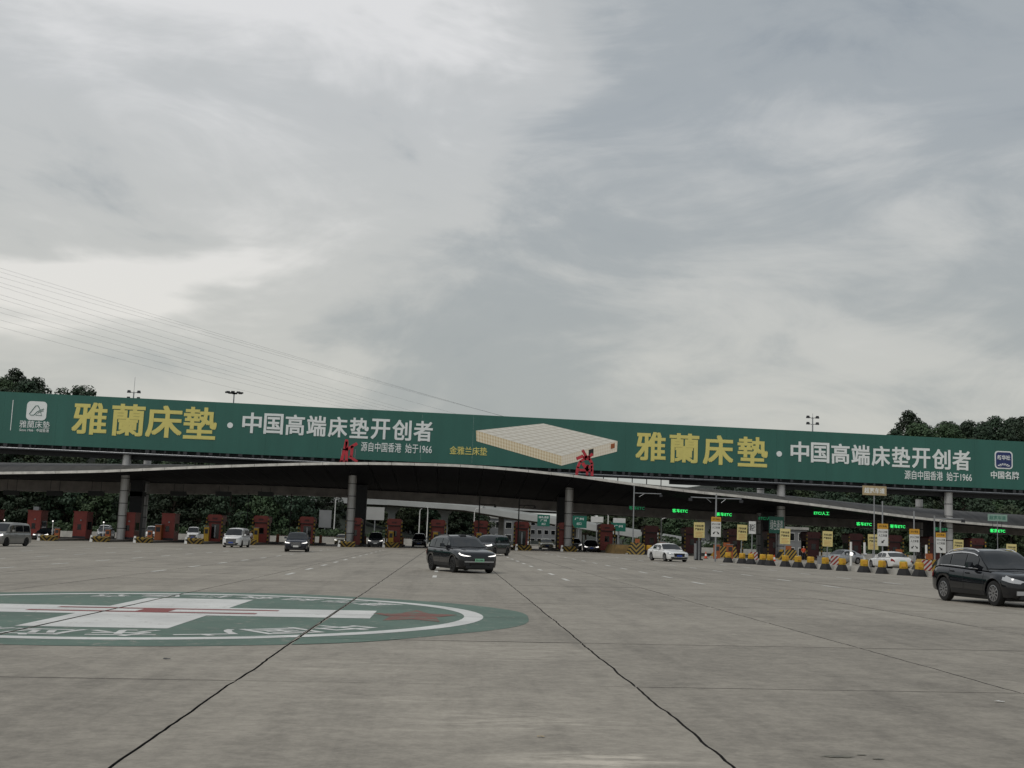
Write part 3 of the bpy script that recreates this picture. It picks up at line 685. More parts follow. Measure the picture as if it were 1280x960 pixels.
uv_quad('mattress_end_print', [FR_, TRt, (20.91, 13.02), (13.9, 10.95)], None, qs2, bbd, YL - .02)
MB().prism_xz([(17.3, 13.1), (17.9, 13.28), (17.9, 12.4), (17.3, 12.2)], YL - .05, YL - .021).build('mattress_tag', M['sign_black'], bbd)
MB().prism_xz([(20.1, 13.95), (20.6, 14.08), (20.6, 13.5), (20.1, 13.33)], YL - .05, YL - .021).build('mattress_tag', M['orange'], bbd)
rebase(bbd, (0, BY, 10))

# red rooftop characters in front of the billboard
def roof_char(label, x0, z0, sc_, strokes, Y):
    t = thing('roof_character', label, 'sign letter', (x0, Y, z0), group='red characters on the canopy edge')
    for st, w in strokes:
        mb = MB(); pts = [Vector((a * sc_, 0, b * sc_)) for a, b in st]
        for p, q in zip(pts, pts[1:]):
            d = (q - p).normalized(); n = Vector((-d.z, 0, d.x)) * w * .5; p2, q2 = p - d * w * .2, q + d * w * .2
            mb.prism_xz([((p2+n).x, (p2+n).z), ((q2+n).x, (q2+n).z), ((q2-n).x, (q2-n).z), ((p2-n).x, (p2-n).z)], -.12, .12)
        mb.build('stroke', M['roof_char'], t)
    sup = MB()
    for a in (-.8, .8): sup.tube([(a, .3, -.05), (a, .3, 1.6)], .05, 6); sup.tube([(a, .3, 1.6), (a, 1.6, .0)], .04, 6)
    sup.build('support_frame', M['steel'], t)
roof_char('faded red metal character on the canopy edge below the white billboard lettering', -12.35, 9.75, 1.0,
    [([(-.25, 2.65), (-.45, 1.5), (-.75, .05)], .36), ([(-.2, 2.4), (-.15, .1)], .34), ([(-.2, 1.5), (.95, 2.25)], .34), ([(.45, 1.9), (.4, .75)], .34), ([(.2, .7), (1.1, .15)], .3), ([(-.8, .1), (-.1, .1)], .2)], 141.2)
roof_char('faded red metal character on the canopy edge below the mattress picture', 15.9, 9.4, 1.0,
    [([(-.3, 2.95), (.15, 2.2)], .32), ([(.85, 2.55), (.5, 2.2), (-.2, 2.15)], .32), ([(-.95, 1.95), (-.3, 2.25)], .38), ([(-.95, 0), (-.85, .9), (-.55, 1.6), (0, 1.98), (.55, 1.95), (.85, 1.45), (.9, 0)], .32), ([(-.25, 1.4), (.15, .85), (.4, .6)], .38), ([(-.6, .6), (.85, .6)], .28), ([(.3, 1.2), (.3, .05)], .28), ([(.35, 1.1), (.8, .95)], .35)], 141.4)

# ------------------------------------------------------------------ toll islands and booths
def island(x, label, chev=True, y0=140.0, y1=166.0, w=1.9, group='toll lane islands'):
    z = gz(x); t = thing('toll_island', label, 'traffic island', (x, y0, z), group=group)
    h = w / 2
    MB().add([(-h+.3, 1.5, 0), (h-.3, 1.5, 0), (h, 2.6, 0), (h, y1-y0, 0), (-h, y1-y0, 0), (-h, 2.6, 0), (-h+.3, 1.5, .24), (h-.3, 1.5, .24), (h, 2.6, .24), (h, y1-y0, .24), (-h, y1-y0, .24), (-h, 2.6, .24)],
             [(6,7,8,9,10,11), (0,1,7,6), (1,2,8,7), (2,3,9,8), (3,4,10,9), (4,5,11,10), (5,0,6,11)]).build('kerb_base', M['conc_md'], t)
    if chev:
        b = MB(); b.add([(-h, .25, 0), (h, .25, 0), (h*.9, 1.4, 0), (-h*.9, 1.4, 0), (-h, .05, .50), (h, .05, .50), (h*.95, 1.4, .66), (-h*.95, 1.4, .66)],
                        [(0,3,2,1), (4,5,6,7), (0,1,5,4), (1,2,6,5), (2,3,7,6), (3,0,4,7)])
        b.build('chevron_nose', M['chevron'], t)
        MB().frustum((-h-.12, -h+.2, .1, .5), (-h-.05, -h+.15, .15, .45), .0, .75).build('reflector_post', M['white'], t)
    return t

def booth(x, kind, label, group, yb=152.0):
    z = gz(x) + .24; t = thing('toll_booth', label, 'toll booth', (x, yb, z), group=group)
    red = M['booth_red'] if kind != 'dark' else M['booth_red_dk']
    w = .80
    if kind == 'plain':
        MB().frustum((-w, w, -1.3, 1.3), (-w, w, -1.3, 1.3), 0, 3.25).build('wall', red, t)
        wn_ = MB().box(-.25, .2, -1.33, -1.28, 1.15, 1.75).build('window', M['glass_dk'], t)
        MB().box(-.3, .25, -1.345, -1.32, 1.08, 1.14).build('sill', M['steel_dk'], wn_)
        MB().box(w - .02, w + .03, -.8, .9, 1.1, 2.1).build('side_window', M['glass_dk'], t)
        MB().box(-w - .03, -w + .02, -.8, .9, 1.1, 2.1).build('side_window', M['glass_dk'], t)
        MB().box(-w - .06, w + .06, -1.36, 1.36, 3.25, 3.36).build('roof', red, t)
        MB().tube([(.15, -1.34, 2.25), (.15, -1.45, 2.25)], .09, 10).build('lamp', M['steel'], t)
        MB().box(-w, w, -1.305, -1.295, .02, .28).build('plinth', M['steel_dk'], t)
    else:
        b = MB(); b.box(-w, w, -1.2, 1.3, 0, 2.55); b.build('wall', red, t)
        hd = MB(); hd.prism_xz([(-w-.12, 2.5), (w+.12, 2.5), (w+.12, 3.15), (w-.1, 3.32), (-w+.1, 3.32), (-w-.12, 3.15)], -1.55, 1.45); hd.build('hood', red, t)
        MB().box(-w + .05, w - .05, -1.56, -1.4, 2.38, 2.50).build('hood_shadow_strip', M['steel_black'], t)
        dx = .55 if kind != 'door' else .42
        if kind == 'door':
            wn_ = MB().box(-dx, dx + .1, -1.23, -1.19, .35, 2.15).build('door', M['glass_dk'], t)
            MB().box(-.05, .12, -1.26, -1.235, .5, 2.0).build('door_stile', M['steel'], wn_)
        else:
            wn_ = MB().box(-.2, .35, -1.23, -1.19, 1.15, 1.8).build('window', M['glass_dk'], t)
            MB().box(-.25, .4, -1.26, -1.2, 1.08, 1.15).build('sill', M['steel_dk'], wn_)
        for s in (-1, 1):
            MB().box(s*w - .03, s*w + .03, -.7, .9, 1.1, 2.1).build('side_window', M['glass_dk'], t)
            MB().tube([(s*(w + .16), -1.75, -.1), (s*(w + .16), -1.75, 2.9)], .10, 8).build('guard_post', M['postband'], t)
        MB().box(-.3, .3, -1.63, -1.56, 2.72, 2.95).build('sign_plate', M['booth_red_dk'], t)
    return t
BX = [-56.8, -51.4, -45.8, -39.9, -35.0, -29.2, -23.5, -17.8, -11.9, -6.9, -1.4, 4.0, 9.2, 14.75, 20.0, 25.7, 30.9, 36.4, 41.6, 46.6, 52.1, 57.2, 62.5, 68.0]
BD = ['plain red booth at the outer end of the plaza', 'plain red booth with a grey unit on its roof', 'plain red booth standing clear of the columns with a bare roof', 'plain red booth partly behind the first clad column', 'plain red booth with the tall orange cabinet',
      'hooded glass-door booth next to the plain booths', 'hooded booth with two white-shirted people in front', 'hooded glass-door booth behind the dark navy SUV', 'hooded booth partly behind the second clad column', 'hooded booth one lane past the second clad column',
      'hooded booth behind the turning black SUV tail', 'hooded booth above the turning black SUV bonnet', 'hooded glass-door booth before the third clad column', 'hooded booth partly behind the third clad column', 'hooded booth beside the black saloon with lit lamps'] + \
     ['dark red shaded booth, %s from the chevron crash nose' % w for w in ('first', 'second', 'third', 'fourth', 'fifth', 'sixth', 'seventh', 'eighth', 'ninth')]
for k, x in enumerate(BX):
    island(x, ('chevron-nosed island under the ' if k <= 13 else 'concrete island under the ') + BD[k], chev=(k <= 13), y0=138.8 if k < 6 else (141 if k < 9 else 145))
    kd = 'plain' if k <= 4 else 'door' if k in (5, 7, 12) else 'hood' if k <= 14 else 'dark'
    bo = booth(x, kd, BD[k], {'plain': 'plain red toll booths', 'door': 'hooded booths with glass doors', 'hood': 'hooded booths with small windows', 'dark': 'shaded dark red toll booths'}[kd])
    if k == 1: MB().box(-.3, .35, -1.0, -.3, 3.36, 3.8).build('roof_unit', M['steel'], bo)

# equipment on the island noses
def cabinet(x, y, m, w, d, h, label, cat, group, zoff=.24):
    t = thing('equipment_cabinet', label, cat, (x, y, gz(x) + zoff), group=group)
    MB().frustum((-w/2, w/2, -d/2, d/2), (-w/2 + .02, w/2 - .02, -d/2 + .02, d/2 - .02), 0, h).build('housing', m, t)
    MB().box(-w*.32, w*.32, -d/2 - .015, -d/2 + .03, h*.55, h*.85).build('panel', M['steel_dk'], t)
    MB().box(-w*.55, w*.55, -d*.55, d*.55, h, h + .06).build('cap', M['steel'], t)
for k in (1, 2, 3, 4): cabinet(BX[k] - .35, 143.6, M['orange'], .55, .5, 1.2, 'orange equipment cabinet on a plain booth island nose', 'cabinet', 'orange cabinets')
cabinet(BX[4] - .9, 150.2, M['orange'], .8, 1.2, 1.9, 'tall orange cabinet with grey cap beside a red booth', 'cabinet', None)
for k in (5, 6, 9, 10, 11): cabinet(BX[k] - .25 - (.35 if k == 5 else 0), 148.9, M['yellow'], .62, .5, 1.75, 'yellow card machine in front of a hooded red booth', 'card machine', 'yellow card machines')
def signal_post(x, y, label, group, h=1.9, lit=True):
    t = thing('signal_post', label, 'signal post', (x, y, gz(x) + .24), group=group)
    MB().tube([(0, 0, 0), (0, 0, h)], .045, 8).build('pole', M['white'], t)
    MB().box(-.11, .11, -.1, .1, h, h + .26).build('lamp_housing', M['steel_dk'], t)
    MB().tube([(0, -.1, h + .13), (0, -.13, h + .13)], .08, 10).build('lens', M['lamp_lit'] if lit else M['lamp_off'], t)
for k in (1, 2, 3): signal_post(BX[k] - .85, 143.3, 'slim white signal post at a toll island nose', 'slim signal posts')
def boom(x, y, L, label, group=None, rz=0):
    t = thing('barrier_gate', label, 'barrier gate', (x, y, gz(x) + .24), rz, group)
    MB().frustum((-.2, .2, -.2, .2), (-.17, .17, -.17, .17), 0, 1.05).build('motor_box', M['orange'], t)
    MB().box(0, L, -.04, .04, .84, .94).build('boom_arm', M['redwhite'], t)
    return t
for k in range(5, 12): boom(BX[k] + .7, 161.0, 3.0, 'orange toll barrier gate with lowered striped arm behind a hooded booth', 'toll barrier gates')

# lane LED signs hanging from the canopy
def led(x, y, z, txt, m, label, group=None, w=2.1, h=.62):
    t = thing('lane_led_sign', label, 'led sign', (x, y, z), group=group)
    MB().box(-w/2, w/2, 0, .22, -h/2, h/2).build('housing', M['led_box'], t)
    zr = 6.2 if x > 20 else 7.0
    for s in (-.6, .6): MB().tube([(s, .1, h/2), (s, .1, max(h/2 + .3, zr - z))], .03, 6).build('hanger', M['steel_dk'], t)
    if txt: glyph((txt, 0.0), 0, 0, w * .94, h * .72, 0.0, m, t, 'led_text', .02)
for x, z in [(-57.84, 5.0), (-52.25, 5.15), (-46.85, 5.35), (-41.4, 5.5), (-36.1, 5.75), (-30.2, 5.95), (-24.6, 6.15)]:
    led(x, 160, z, None, None, 'unlit black lane sign hanging under the canopy', 'unlit lane signs')
for x, z, s, m, lb, gp in [(23.66, 5.98, '客车ETC', 'led_dim', 'dim green ETC lane sign beside the grey camera pole', None),
        (29.19, 5.84, '客车ETC', 'led_on', 'bright green ETC lane sign above the white sedan', None),
        (34.85, 5.61, '客车ETC', 'led_on', 'bright green ETC lane sign above the double-arrow lane board', None),
        (40.32, 5.31, 'ETC/人工', 'led_dim', 'dim green ETC and manual lane sign beside the dark pier', None),
        (47.46, 6.25, 'ETC/人工', 'led_on', 'bright green ETC and manual lane sign, highest of the row', None),
        (52.97, 5.09, '客车ETC', 'led_on', 'bright green ETC lane sign between the yellow boards near the beige board post', 'ETC signs over the right lanes'),
        (57.35, 4.96, '客车ETC', 'led_on', 'bright green ETC lane sign between the yellow boards near the beige board post', 'ETC signs over the right lanes'),
        (63.1, 4.82, '客车ETC', 'led_dim', 'dim green ETC lane sign behind the down-right arrow lane board', None),
        (70.44, 4.9, '客货ETC', 'led_on', 'bright green passenger and freight ETC sign above the black parked-side SUV', None)]:
    led(x, 150, z, s, M[m], lb, gp)

# ------------------------------------------------------------------ poles
def arm_pole(x, y, h, arms, label, m, group=None, r=.09, lamp=True):
    z = gz(x); t = thing('camera_pole', label, 'pole', (x, y, z), group=group)
    MB().tube([(0, 0, 0), (0, 0, h)], [r, r*.8], 10).build('pole', m, t, 40)
    for dx, dz in arms:
        a = MB().tube([(0, 0, h + dz), (dx, 0, h + dz + .02)], .05, 6).build('arm', m, t)
        MB().tube([(dx*.2, 0, h + dz - .4), (dx*.4, 0, h + dz)], .03, 6).build('brace', m, t)
        if lamp: MB().box(dx - .18, dx + .12, -.12, .12, h + dz - .32, h + dz - .06).build('camera', M['steel_dk'] if m is M['steel'] else M['steel_black'], a)
arm_pole(21.4, 138, 8.0, [(3.2, -.9)], 'grey camera pole with one long arm beside the striped island nose', M['steel'])
arm_pole(24.8, 110, 6.15, [(-2.4, -.4), (2.4, -.4)], 'grey T-shaped camera pole carrying two arms above the double-arrow board', M['steel'])
arm_pole(48.9, 118, 5.2, [(3.0, -.25)], 'grey camera pole with one arm behind the down-right arrow board', M['steel'])
for x in (3.7, 8.7): arm_pole(x, 150, 6.6, [(2.0, -1.0)], 'black camera post hanging one arm above a hooded booth', M['steel_black'], 'black camera posts')
for x in (-20.9, -26.5): arm_pole(x, 158, 6.6, [], 'black post between hooded booths in front of the woods', M['steel_black'], 'black posts', .07)
arm_pole(30.4, 170, 5.2, [], 'plain grey pole standing behind a dark red booth', M['steel'], None, .09)

# ------------------------------------------------------------------ vehicles
def interp(lst, x): return lerp_list(lst, x)
def car(name, label, cat, x, y, yaw, P, group=None):
    """local forward is -y; yaw turns it"""
    L, W, Hh = P['L'], P['W'], P['H']
    t = thing(name, label, cat, (x, y, gz(x)), R(yaw), group)
    t.rotation_euler = (0, -math.atan((gz(x + .5) - gz(x - .5))), R(yaw))
    r = P.get('r', .34); ws = P['ws']
    zt = P['top']; zb = P['bot']
    pm = P['paint']
    fw, rw = P.get('fw', .60), P.get('rw', .70)
    def hw(s):
        a = interp([(0, fw), (.05, fw + .18), (.16, .90), (.40, .965), (.8, 1.0)], s)
        b = interp([(0, rw), (.05, .86), (.18, .94), (.5, 1.0)], L - s)
        return W / 2 * min(a, b)
    st = sorted(set([0, .03, .08, .16, .28, .45, .62] + [L, L-.03, L-.08, L-.18, L-.35, L-.55] + [k * L / 26 for k in range(3, 24)] +
               [round(w_ + (r + .06) * math.cos(math.pi * k / 10), 4) for w_ in ws for k in range(11)] + [w_ + q for w_ in ws for q in (-(r+.061), r+.061)]))
    st = [s for s in st if 0 <= s <= L]
    def sec(s):
        h = hw(s); top = smooth_list(zt, s); bot = interp(zb, s); arch = 0
        for w_ in ws:
            d = abs(s - w_)
            if d < r + .06: arch = r + math.sqrt(max(0, (r + .06) ** 2 - d * d))
        sh = top - min(.05, (top-bot)*.15); mid = bot + (sh - bot) * .52
        pts = [(0, max(bot, arch*.999)), (.80*h, max(bot, arch)), (.955*h, max(bot + .03, arch)), (.995*h, max(bot + (mid-bot)*.5, arch)), (h, max(mid, arch+.01)), (.985*h, max(bot + (sh-bot)*.80, arch + .02)), (.945*h, max(sh - .045, arch + .03)), (.875*h, max(sh + .008, arch+.035)), (.5*h, top - .004), (0, top)]
        return pts
    def S(s, k):                                # body surface, k along the section
        p = sec(s); i = min(int(k), len(p) - 2); f = k - i
        return (p[i][0] + (p[i+1][0]-p[i][0])*f, p[i][1] + (p[i+1][1]-p[i][1])*f)
    rows = []
    for s in st:
        p = sec(s); yy = s - L/2
        rows.append([(-a, yy, b) for a, b in reversed(p)] + [(a, yy, b) for a, b in p[1:]])
    b = MB().grid(rows); n = len(rows[0])
    b.f.append(tuple(range(n))); b.f.append(tuple(len(b.v) - n + i for i in reversed(range(n))))
    body = b.build('body', pm, t, 38)
    MB().box(-W*.40, W*.40, -L/2 + .35, L/2 - .35, .17, .62).build('underbody', M['plastic'], t)
    # cabin
    rf = P['roof']; c0, c1 = rf[0][0], rf[-1][0]
    tum = P.get('tum', .30)
    cs = sorted(set([c0 + (c1-c0)*k/30 for k in range(31)] + [q[0] for q in rf]))
    def csec(s):
        bz_ = smooth_list(zt, s) - .03; zr = smooth_list(rf, s); h = max(zr - bz_, .005); wb = hw(s) * .905; wt = wb - tum * min(h, .62)
        return [(wb, bz_), (wb - (wb-wt)*.42, bz_ + .42*h), (wt + .015, bz_ + .84*h), (wt*.90, bz_ + .955*h), (wt*.55, zr - .006), (0, zr + .012)]
    def C(s, k):
        p = csec(s); i = min(int(k), len(p) - 2); f = k - i
        return (p[i][0] + (p[i+1][0]-p[i][0])*f, p[i][1] + (p[i+1][1]-p[i][1])*f)
    rows = [[(-a, s - L/2, z) for a, z in csec(s)] + [(a, s - L/2, z) for a, z in reversed(csec(s))][1:] for s in cs]
    b = MB().grid(rows); n = len(rows[0]); b.f.append(tuple(range(n))); b.f.append(tuple(len(b.v) - n + i for i in reversed(range(n))))
    b.build('cabin', P.get('roofmat', pm), t, 40)
    def patch(nm, s0, s1, ks, side, m, parent=None, off=.010, ns=8):
        rr = []
        for i in range(ns + 1):
            s = s0 + (s1 - s0) * i / ns; rr.append([])
            for k in ks:
                a, z = C(s, k); rr[-1].append((side * (a + off), s - L/2, z + off * .3))
        return MB().grid(rr).build(nm, m, parent or t, 40)
    def cross_patch(nm, s0, s1, k0, m, dz=.012, dy=0, ns=7):
        rr = []
        for i in range(ns + 1):
            s = s0 + (s1 - s0) * i / ns; row = []
            for q in (k0, 3.0, 3.5, 4.0, 4.5, 5.0):
                a, z = C(s, q); row.append((a, z))
            rr.append([(-a, s - L/2 + dy, z + dz) for a, z in row] + [(a, s - L/2 + dy, z + dz) for a, z in reversed(row)][1:])
        return MB().grid(rr).build(nm, m, t, 40)
    ws0, ws1 = P['wind']; rw0, rw1 = P['rear']
    cross_patch('windshield', ws0, ws1, 2.2, M['car_glass'], .014, -.010)
    cross_patch('rear_window', rw0, rw1, 2.35, M['car_glass'], .012, .012)
    for side in (-1, 1):
        for (a, b_) in P['sidewin']: patch('side_window', a, b_, (.22, 1.0, 1.75), side, M['car_glass'])
        if P.get('trim'): patch('window_trim', P['sidewin'][0][0] - .05, P['sidewin'][-1][1] + .05, (.10, .17), side, M['chrome'], off=.016)
        if P.get('trim'): patch('roof_trim', P['sidewin'][0][0] + .12, P['sidewin'][-1][1] - .1, (1.85, 1.98), side, M['chrome'], off=.018)
        # mirror
        s_m = P['sidewin'][0][0] + .22; a, z = C(s_m, .3)
        mb = MB().frustum((side*(a + .05) if side > 0 else -(a + .25), (a + .25) if side > 0 else -(a + .05), s_m - L/2 - .10, s_m - L/2 + .05), (side*(a + .07) if side > 0 else -(a + .23), (a + .23) if side > 0 else -(a + .07), s_m - L/2 - .07, s_m - L/2 + .05), z - .02, z + .14)
        mb.box(min(side*a, side*(a+.08)), max(side*a, side*(a+.08)), s_m - L/2 - .03, s_m - L/2 + .03, z, z + .05); mb.build('mirror', P.get('mirror', pm), t)
        if P.get('rails'):
            pts = []
            for i in range(9):
                s = P['rails'][0] + (P['rails'][1] - P['rails'][0]) * i / 8; a, z = C(s, 3.0); pts.append((side * a, s - L/2, z + (.035 if 0 < i < 8 else -.01)))
            MB().tube(pts, .018, 6).build('roof_rail', M['chrome'] if P.get('trim') else M['plastic'], t)
        # doors: seams and handles
        for s in P.get('seams', []):
            rr = [[(side * (S(s - .006, k)[0] + .004), s - L/2 - .006, S(s, k)[1]), (side * (S(s + .006, k)[0] + .004), s - L/2 + .006, S(s, k)[1])] for k in (2.2, 3, 4, 5, 6)]
            MB().grid(rr).build('door_seam', M['plastic'], t)
        for s in P.get('handles', []):
            a, z = S(s, 5.4); MB().box(min(side*(a-.01), side*(a+.03)), max(side*(a-.01), side*(a+.03)), s - L/2 - .1, s - L/2 + .1, z - .015, z + .015).build('door_handle', P.get('handle', pm), t)
        # sill cladding
        rr = [[(side * (S(s, k)[0] + .008), s - L/2, S(s, k)[1]) for k in (1.6, 2.0, 2.8)] for s in [ws[0] + r + .1 + (ws[1]-ws[0]-2*r-.2)*i/6 for i in range(7)]]
        MB().grid(rr).build('sill', P.get('clad', M['plastic']), t)
        # lamps wrapped round the corners
        h0, h1, za, zb_, zc, zd = P['head']
        def wz(s_, z_):
            p = sec(s_)
            for q in range(len(p) - 1, 3, -1):
                if p[q][1] >= z_ >= p[q-1][1] and p[q][1] > p[q-1][1]: return p[q][0] + (p[q-1][0] - p[q][0]) * (p[q][1] - z_) / (p[q][1] - p[q-1][1])
            return p[5][0] if z_ < p[5][1] else p[7][0]
        rr = []
        for i in range(7):
            f = i / 6; s_ = h0 + (h1-h0)*f; lo, hi = za + (zc-za)*f, min(zb_ + (zd-zb_)*f, smooth_list(zt, s_) - .02)
            rr.append([(side * (wz(s_, zz_) + .012), s_ - L/2 - .018, zz_) for zz_ in (lo, (lo+hi)/2, max(hi, lo + .02))])
        MB().grid(rr).build('headlight', M['lamp_lit'] if P.get('lit', True) else M['lamp_off'], t, 40)
        rr = [[(side * (S(s, k)[0] + .012), s - L/2 + .014, S(s, k)[1]) for k in (4.4, 5.2, 6.0)] for s in [L - .30 + .29*i/5 for i in range(6)]]
        MB().grid(rr).build('tail_light', M['tail'], t, 40)
        # fog lamp / intake
        a, z = S(.06, 3.0); MB().box(min(side*(a-.28), side*(a-.04)), max(side*(a-.28), side*(a-.04)), -L/2 - .012, -L/2 + .1, z - .07, z + .05).build('fog_lamp_recess', P.get('fog', M['plastic']), t)
    if P.get('strip'): MB().box(-W*.36, W*.36, -L/2 - .028, -L/2 + .05, .50, .56).build('bumper_strip', M['rim'], t)
    if P.get('sensor'):
        a, z = C(2.25, 5.0); MB().frustum((-.16, .16, 2.12 - L/2, 2.5 - L/2), (-.11, .11, 2.18 - L/2, 2.45 - L/2), z - .02, z + .08).build('roof_sensor', M['plastic'], t)
    gw, gz0, gz1 = P['grille']; gfy = -L/2
    g1 = MB().frustum((-gw*.92, gw*.92, gfy - .022, gfy + .05), (-gw, gw, gfy - .022, gfy + .05), gz0, gz1).build('grille', P.get('grillemat', M['plastic']), t)
    sl = MB(); nsl = 4
    for i in range(nsl): zz_ = gz0 + (gz1-gz0)*(i+.5)/nsl; sl.box(-gw*.93, gw*.93, gfy - .030, gfy - .020, zz_ - .008, zz_ + .008)
    sl.build('grille_slats', P.get('slat', M['chrome']), g1)
    MB().box(-W*.33, W*.33, gfy - .016, gfy + .08, .24, .36).build('lower_intake', M['plastic'], t)
    pz = P.get('plz', .48)
    pl = MB().box(-.22, .22, gfy - .045, gfy - .03, pz - .07, pz + .07).build('number_plate', P.get('plate', M['plate_blue']), t)
    if P.get('ptxt'): glyph(('粤A·D0886', 0.01), 0, pz, .36, .08, gfy - .0455, M['sign_black'], pl, 'plate_text', .002)
    MB().box(-.22, .22, L/2 + .012, L/2 + .028, .62, .76).build('rear_plate', P.get('plate', M['plate_blue']), t)
    # wheels
    for w_ in ws:
        for side in (-1, 1):
            wx = side * (W/2 - .125); prof = [(.105, r*.62), (.115, r*.80), (.10, r*.95), (.05, r), (-.05, r), (-.10, r*.95), (-.115, r*.8)]
            mb = MB(); nn = 24; rws = [[(wx + side*a, w_ - L/2 + rr_*math.cos(6.2832*k/nn), r + rr_*math.sin(6.2832*k/nn)) for k in range(nn + 1)] for a, rr_ in prof]
            mb.grid(rws); wh = mb.build('wheel', M['tyre'], t, 40)
            mb = MB(); mb.tube([(wx + side*.055, w_ - L/2, r), (wx + side*.060, w_ - L/2, r)], r*.63, 20)
            mb.build('hub_disc', M['rim_dk'], wh)
            mb = MB(); ns_ = 10
            for k in range(ns_):
                a = 6.2832*k/ns_; d = Vector((0, math.cos(a), math.sin(a))); q = Vector((0, -math.sin(a), math.cos(a)))
                c = Vector((wx + side*.085, w_ - L/2, r)); p0, p1 = c + d*.03, c + d*r*.62
                vv = [p0 - q*.02, p0 + q*.02, p1 + q*.024, p1 - q*.024]; ex = Vector((side*.02, 0, 0))
                mb.add([v_ - ex for v_ in vv] + [v_ + ex for v_ in vv], [(0,1,2,3), (4,7,6,5), (0,4,5,1), (1,5,6,2), (2,6,7,3), (3,7,4,0)])
            rim_rows = [[(wx + side*a, w_ - L/2 + rr_*math.cos(6.2832*k/20), r + rr_*math.sin(6.2832*k/20)) for k in range(21)] for a, rr_ in ((.06, r*.57), (.112, r*.60), (.108, r*.645), (.06, r*.645))]
            mb.grid(rim_rows); mb.build('rim', P.get('rim', M['rim']), wh)
    return t

def suv(paint_, L=4.63, W=1.90, Hh=1.66, hood=1.02, **kw):
    k = L / 4.63; z = Hh
    P = dict(L=L, W=W, H=Hh, r=.37, ws=(.90*k, 3.71*k), paint=paint_,
        top=[(0, .70), (.05, .84), (.2, .93), (.6, .985), (1.25*k, hood + .02), (2.0*k, hood + .05), (3.6*k, hood + .11), (4.2*k, hood + .10), (L-.12, hood-.02), (L-.03, .90), (L, .78)],
        bot=[(0, .42), (.04, .30), (.2, .24), (.8, .26), (L-.6, .27), (L-.2, .32), (L-.05, .40), (L, .48)],
        roof=[(1.15*k, hood - .02), (1.55*k, hood + .22), (2.0*k, z - .10), (2.3*k, z - .03), (2.75*k, z), (3.2*k, z - .02), (3.7*k, z - .095), (4.05*k, z - .22), (4.35*k, hood + .22), (4.55*k, hood)],
        wind=(1.28*k, 2.10*k), rear=(3.95*k, 4.42*k), sidewin=[(1.86*k, 2.50*k), (2.58*k, 3.36*k), (3.44*k, 3.92*k)],
        seams=[1.42*k, 2.52*k, 3.36*k], handles=[2.30*k, 3.18*k], head=(.02, .42, .72, .79, .80, .93), grille=(.42, .46, .82), rails=(2.1*k, 3.9*k))
    P.update(kw); return P
def sedan(paint_, L=4.92, W=1.86, Hh=1.46, hood=.93, **kw):
    z = Hh
    P = dict(L=L, W=W, H=Hh, r=.335, ws=(.90, 3.76), paint=paint_, tum=.36,
        top=[(0, .58), (.05, .70), (.2, .78), (.7, .85), (1.35, hood), (2.2, hood + .02), (3.6, hood + .05), (4.3, hood + .05), (L-.1, hood + .02), (L-.02, .84), (L, .72)],
        bot=[(0, .36), (.04, .24), (.2, .19), (.8, .21), (L-.6, .22), (L-.2, .26), (L, .40)],
        roof=[(1.30, hood - .03), (1.75, hood + .22), (2.15, z - .07), (2.6, z), (3.0, z - .01), (3.5, z - .08), (4.0, hood + .22), (4.40, hood + .02)],
        wind=(1.42, 2.12), rear=(3.62, 4.26), sidewin=[(1.95, 2.72), (2.80, 3.55)],
        seams=[1.62, 2.76, 3.5], handles=[2.55, 3.38], head=(.02, .45, .56, .66, .64, .78), grille=(.44, .46, .68), clad=paint_)
    P.update(kw); return P
def mpv(paint_, L=4.95, W=1.86, Hh=1.92, hood=1.12, **kw):
    z = Hh
    P = dict(L=L, W=W, H=Hh, r=.345, ws=(.92, 3.92), paint=paint_, tum=.20,
        top=[(0, .82), (.05, .95), (.2, 1.03), (.6, 1.09), (1.0, hood + .02), (2.0, hood), (3.6, hood), (L-.12, hood - .02), (L-.03, 1.0), (L, .82)],
        bot=[(0, .36), (.04, .24), (.2, .18), (.8, .20), (L-.6, .22), (L-.2, .26), (L, .40)],
        roof=[(.80, hood - .03), (1.15, hood + .28), (1.55, z - .16), (1.9, z - .04), (2.5, z), (3.8, z - .02), (4.5, z - .08), (4.78, z - .25), (4.9, hood)],
        wind=(.90, 1.62), rear=(4.66, 4.86), sidewin=[(1.50, 2.20), (2.28, 3.45), (3.53, 4.50)],
        seams=[1.4, 2.24, 3.49], handles=[2.08, 2.42], head=(.02, .40, .80, .90, .86, 1.0), grille=(.50, .40, .86), clad=paint_, rim=M['rim_dk'])
    P.update(kw); return P

car('suv_car', 'black SUV with pale window trim and green plate, turning across the open plaza', 'car', .6, 56.3, 20, suv(M['p_black'], L=4.9, W=1.95, Hh=1.70, hood=1.06, plate=M['plate_green'], ptxt=True, rim=M['rim_dk'], plz=.60, grille=(.40, .30, .40), slat=M['plastic'], head=(.015, .34, .76, .81, .88, .93), tum=.30, sensor=True, strip=True,
    top=[(0, .74), (.04, .87), (.15, .95), (.6, 1.04), (1.3, 1.13), (2.1, 1.13), (3.8, 1.15), (4.5, 1.15), (4.8, 1.07), (4.87, .95), (4.9, .80)],
    roof=[(1.22, 1.09), (1.65, 1.34), (2.1, 1.60), (2.4, 1.68), (2.9, 1.71), (3.5, 1.695), (4.0, 1.63), (4.35, 1.50), (4.62, 1.30), (4.80, 1.10)], wind=(1.34, 2.2), rear=(4.22, 4.68), sidewin=[(1.98, 2.68), (2.76, 3.58), (3.66, 4.12)]))
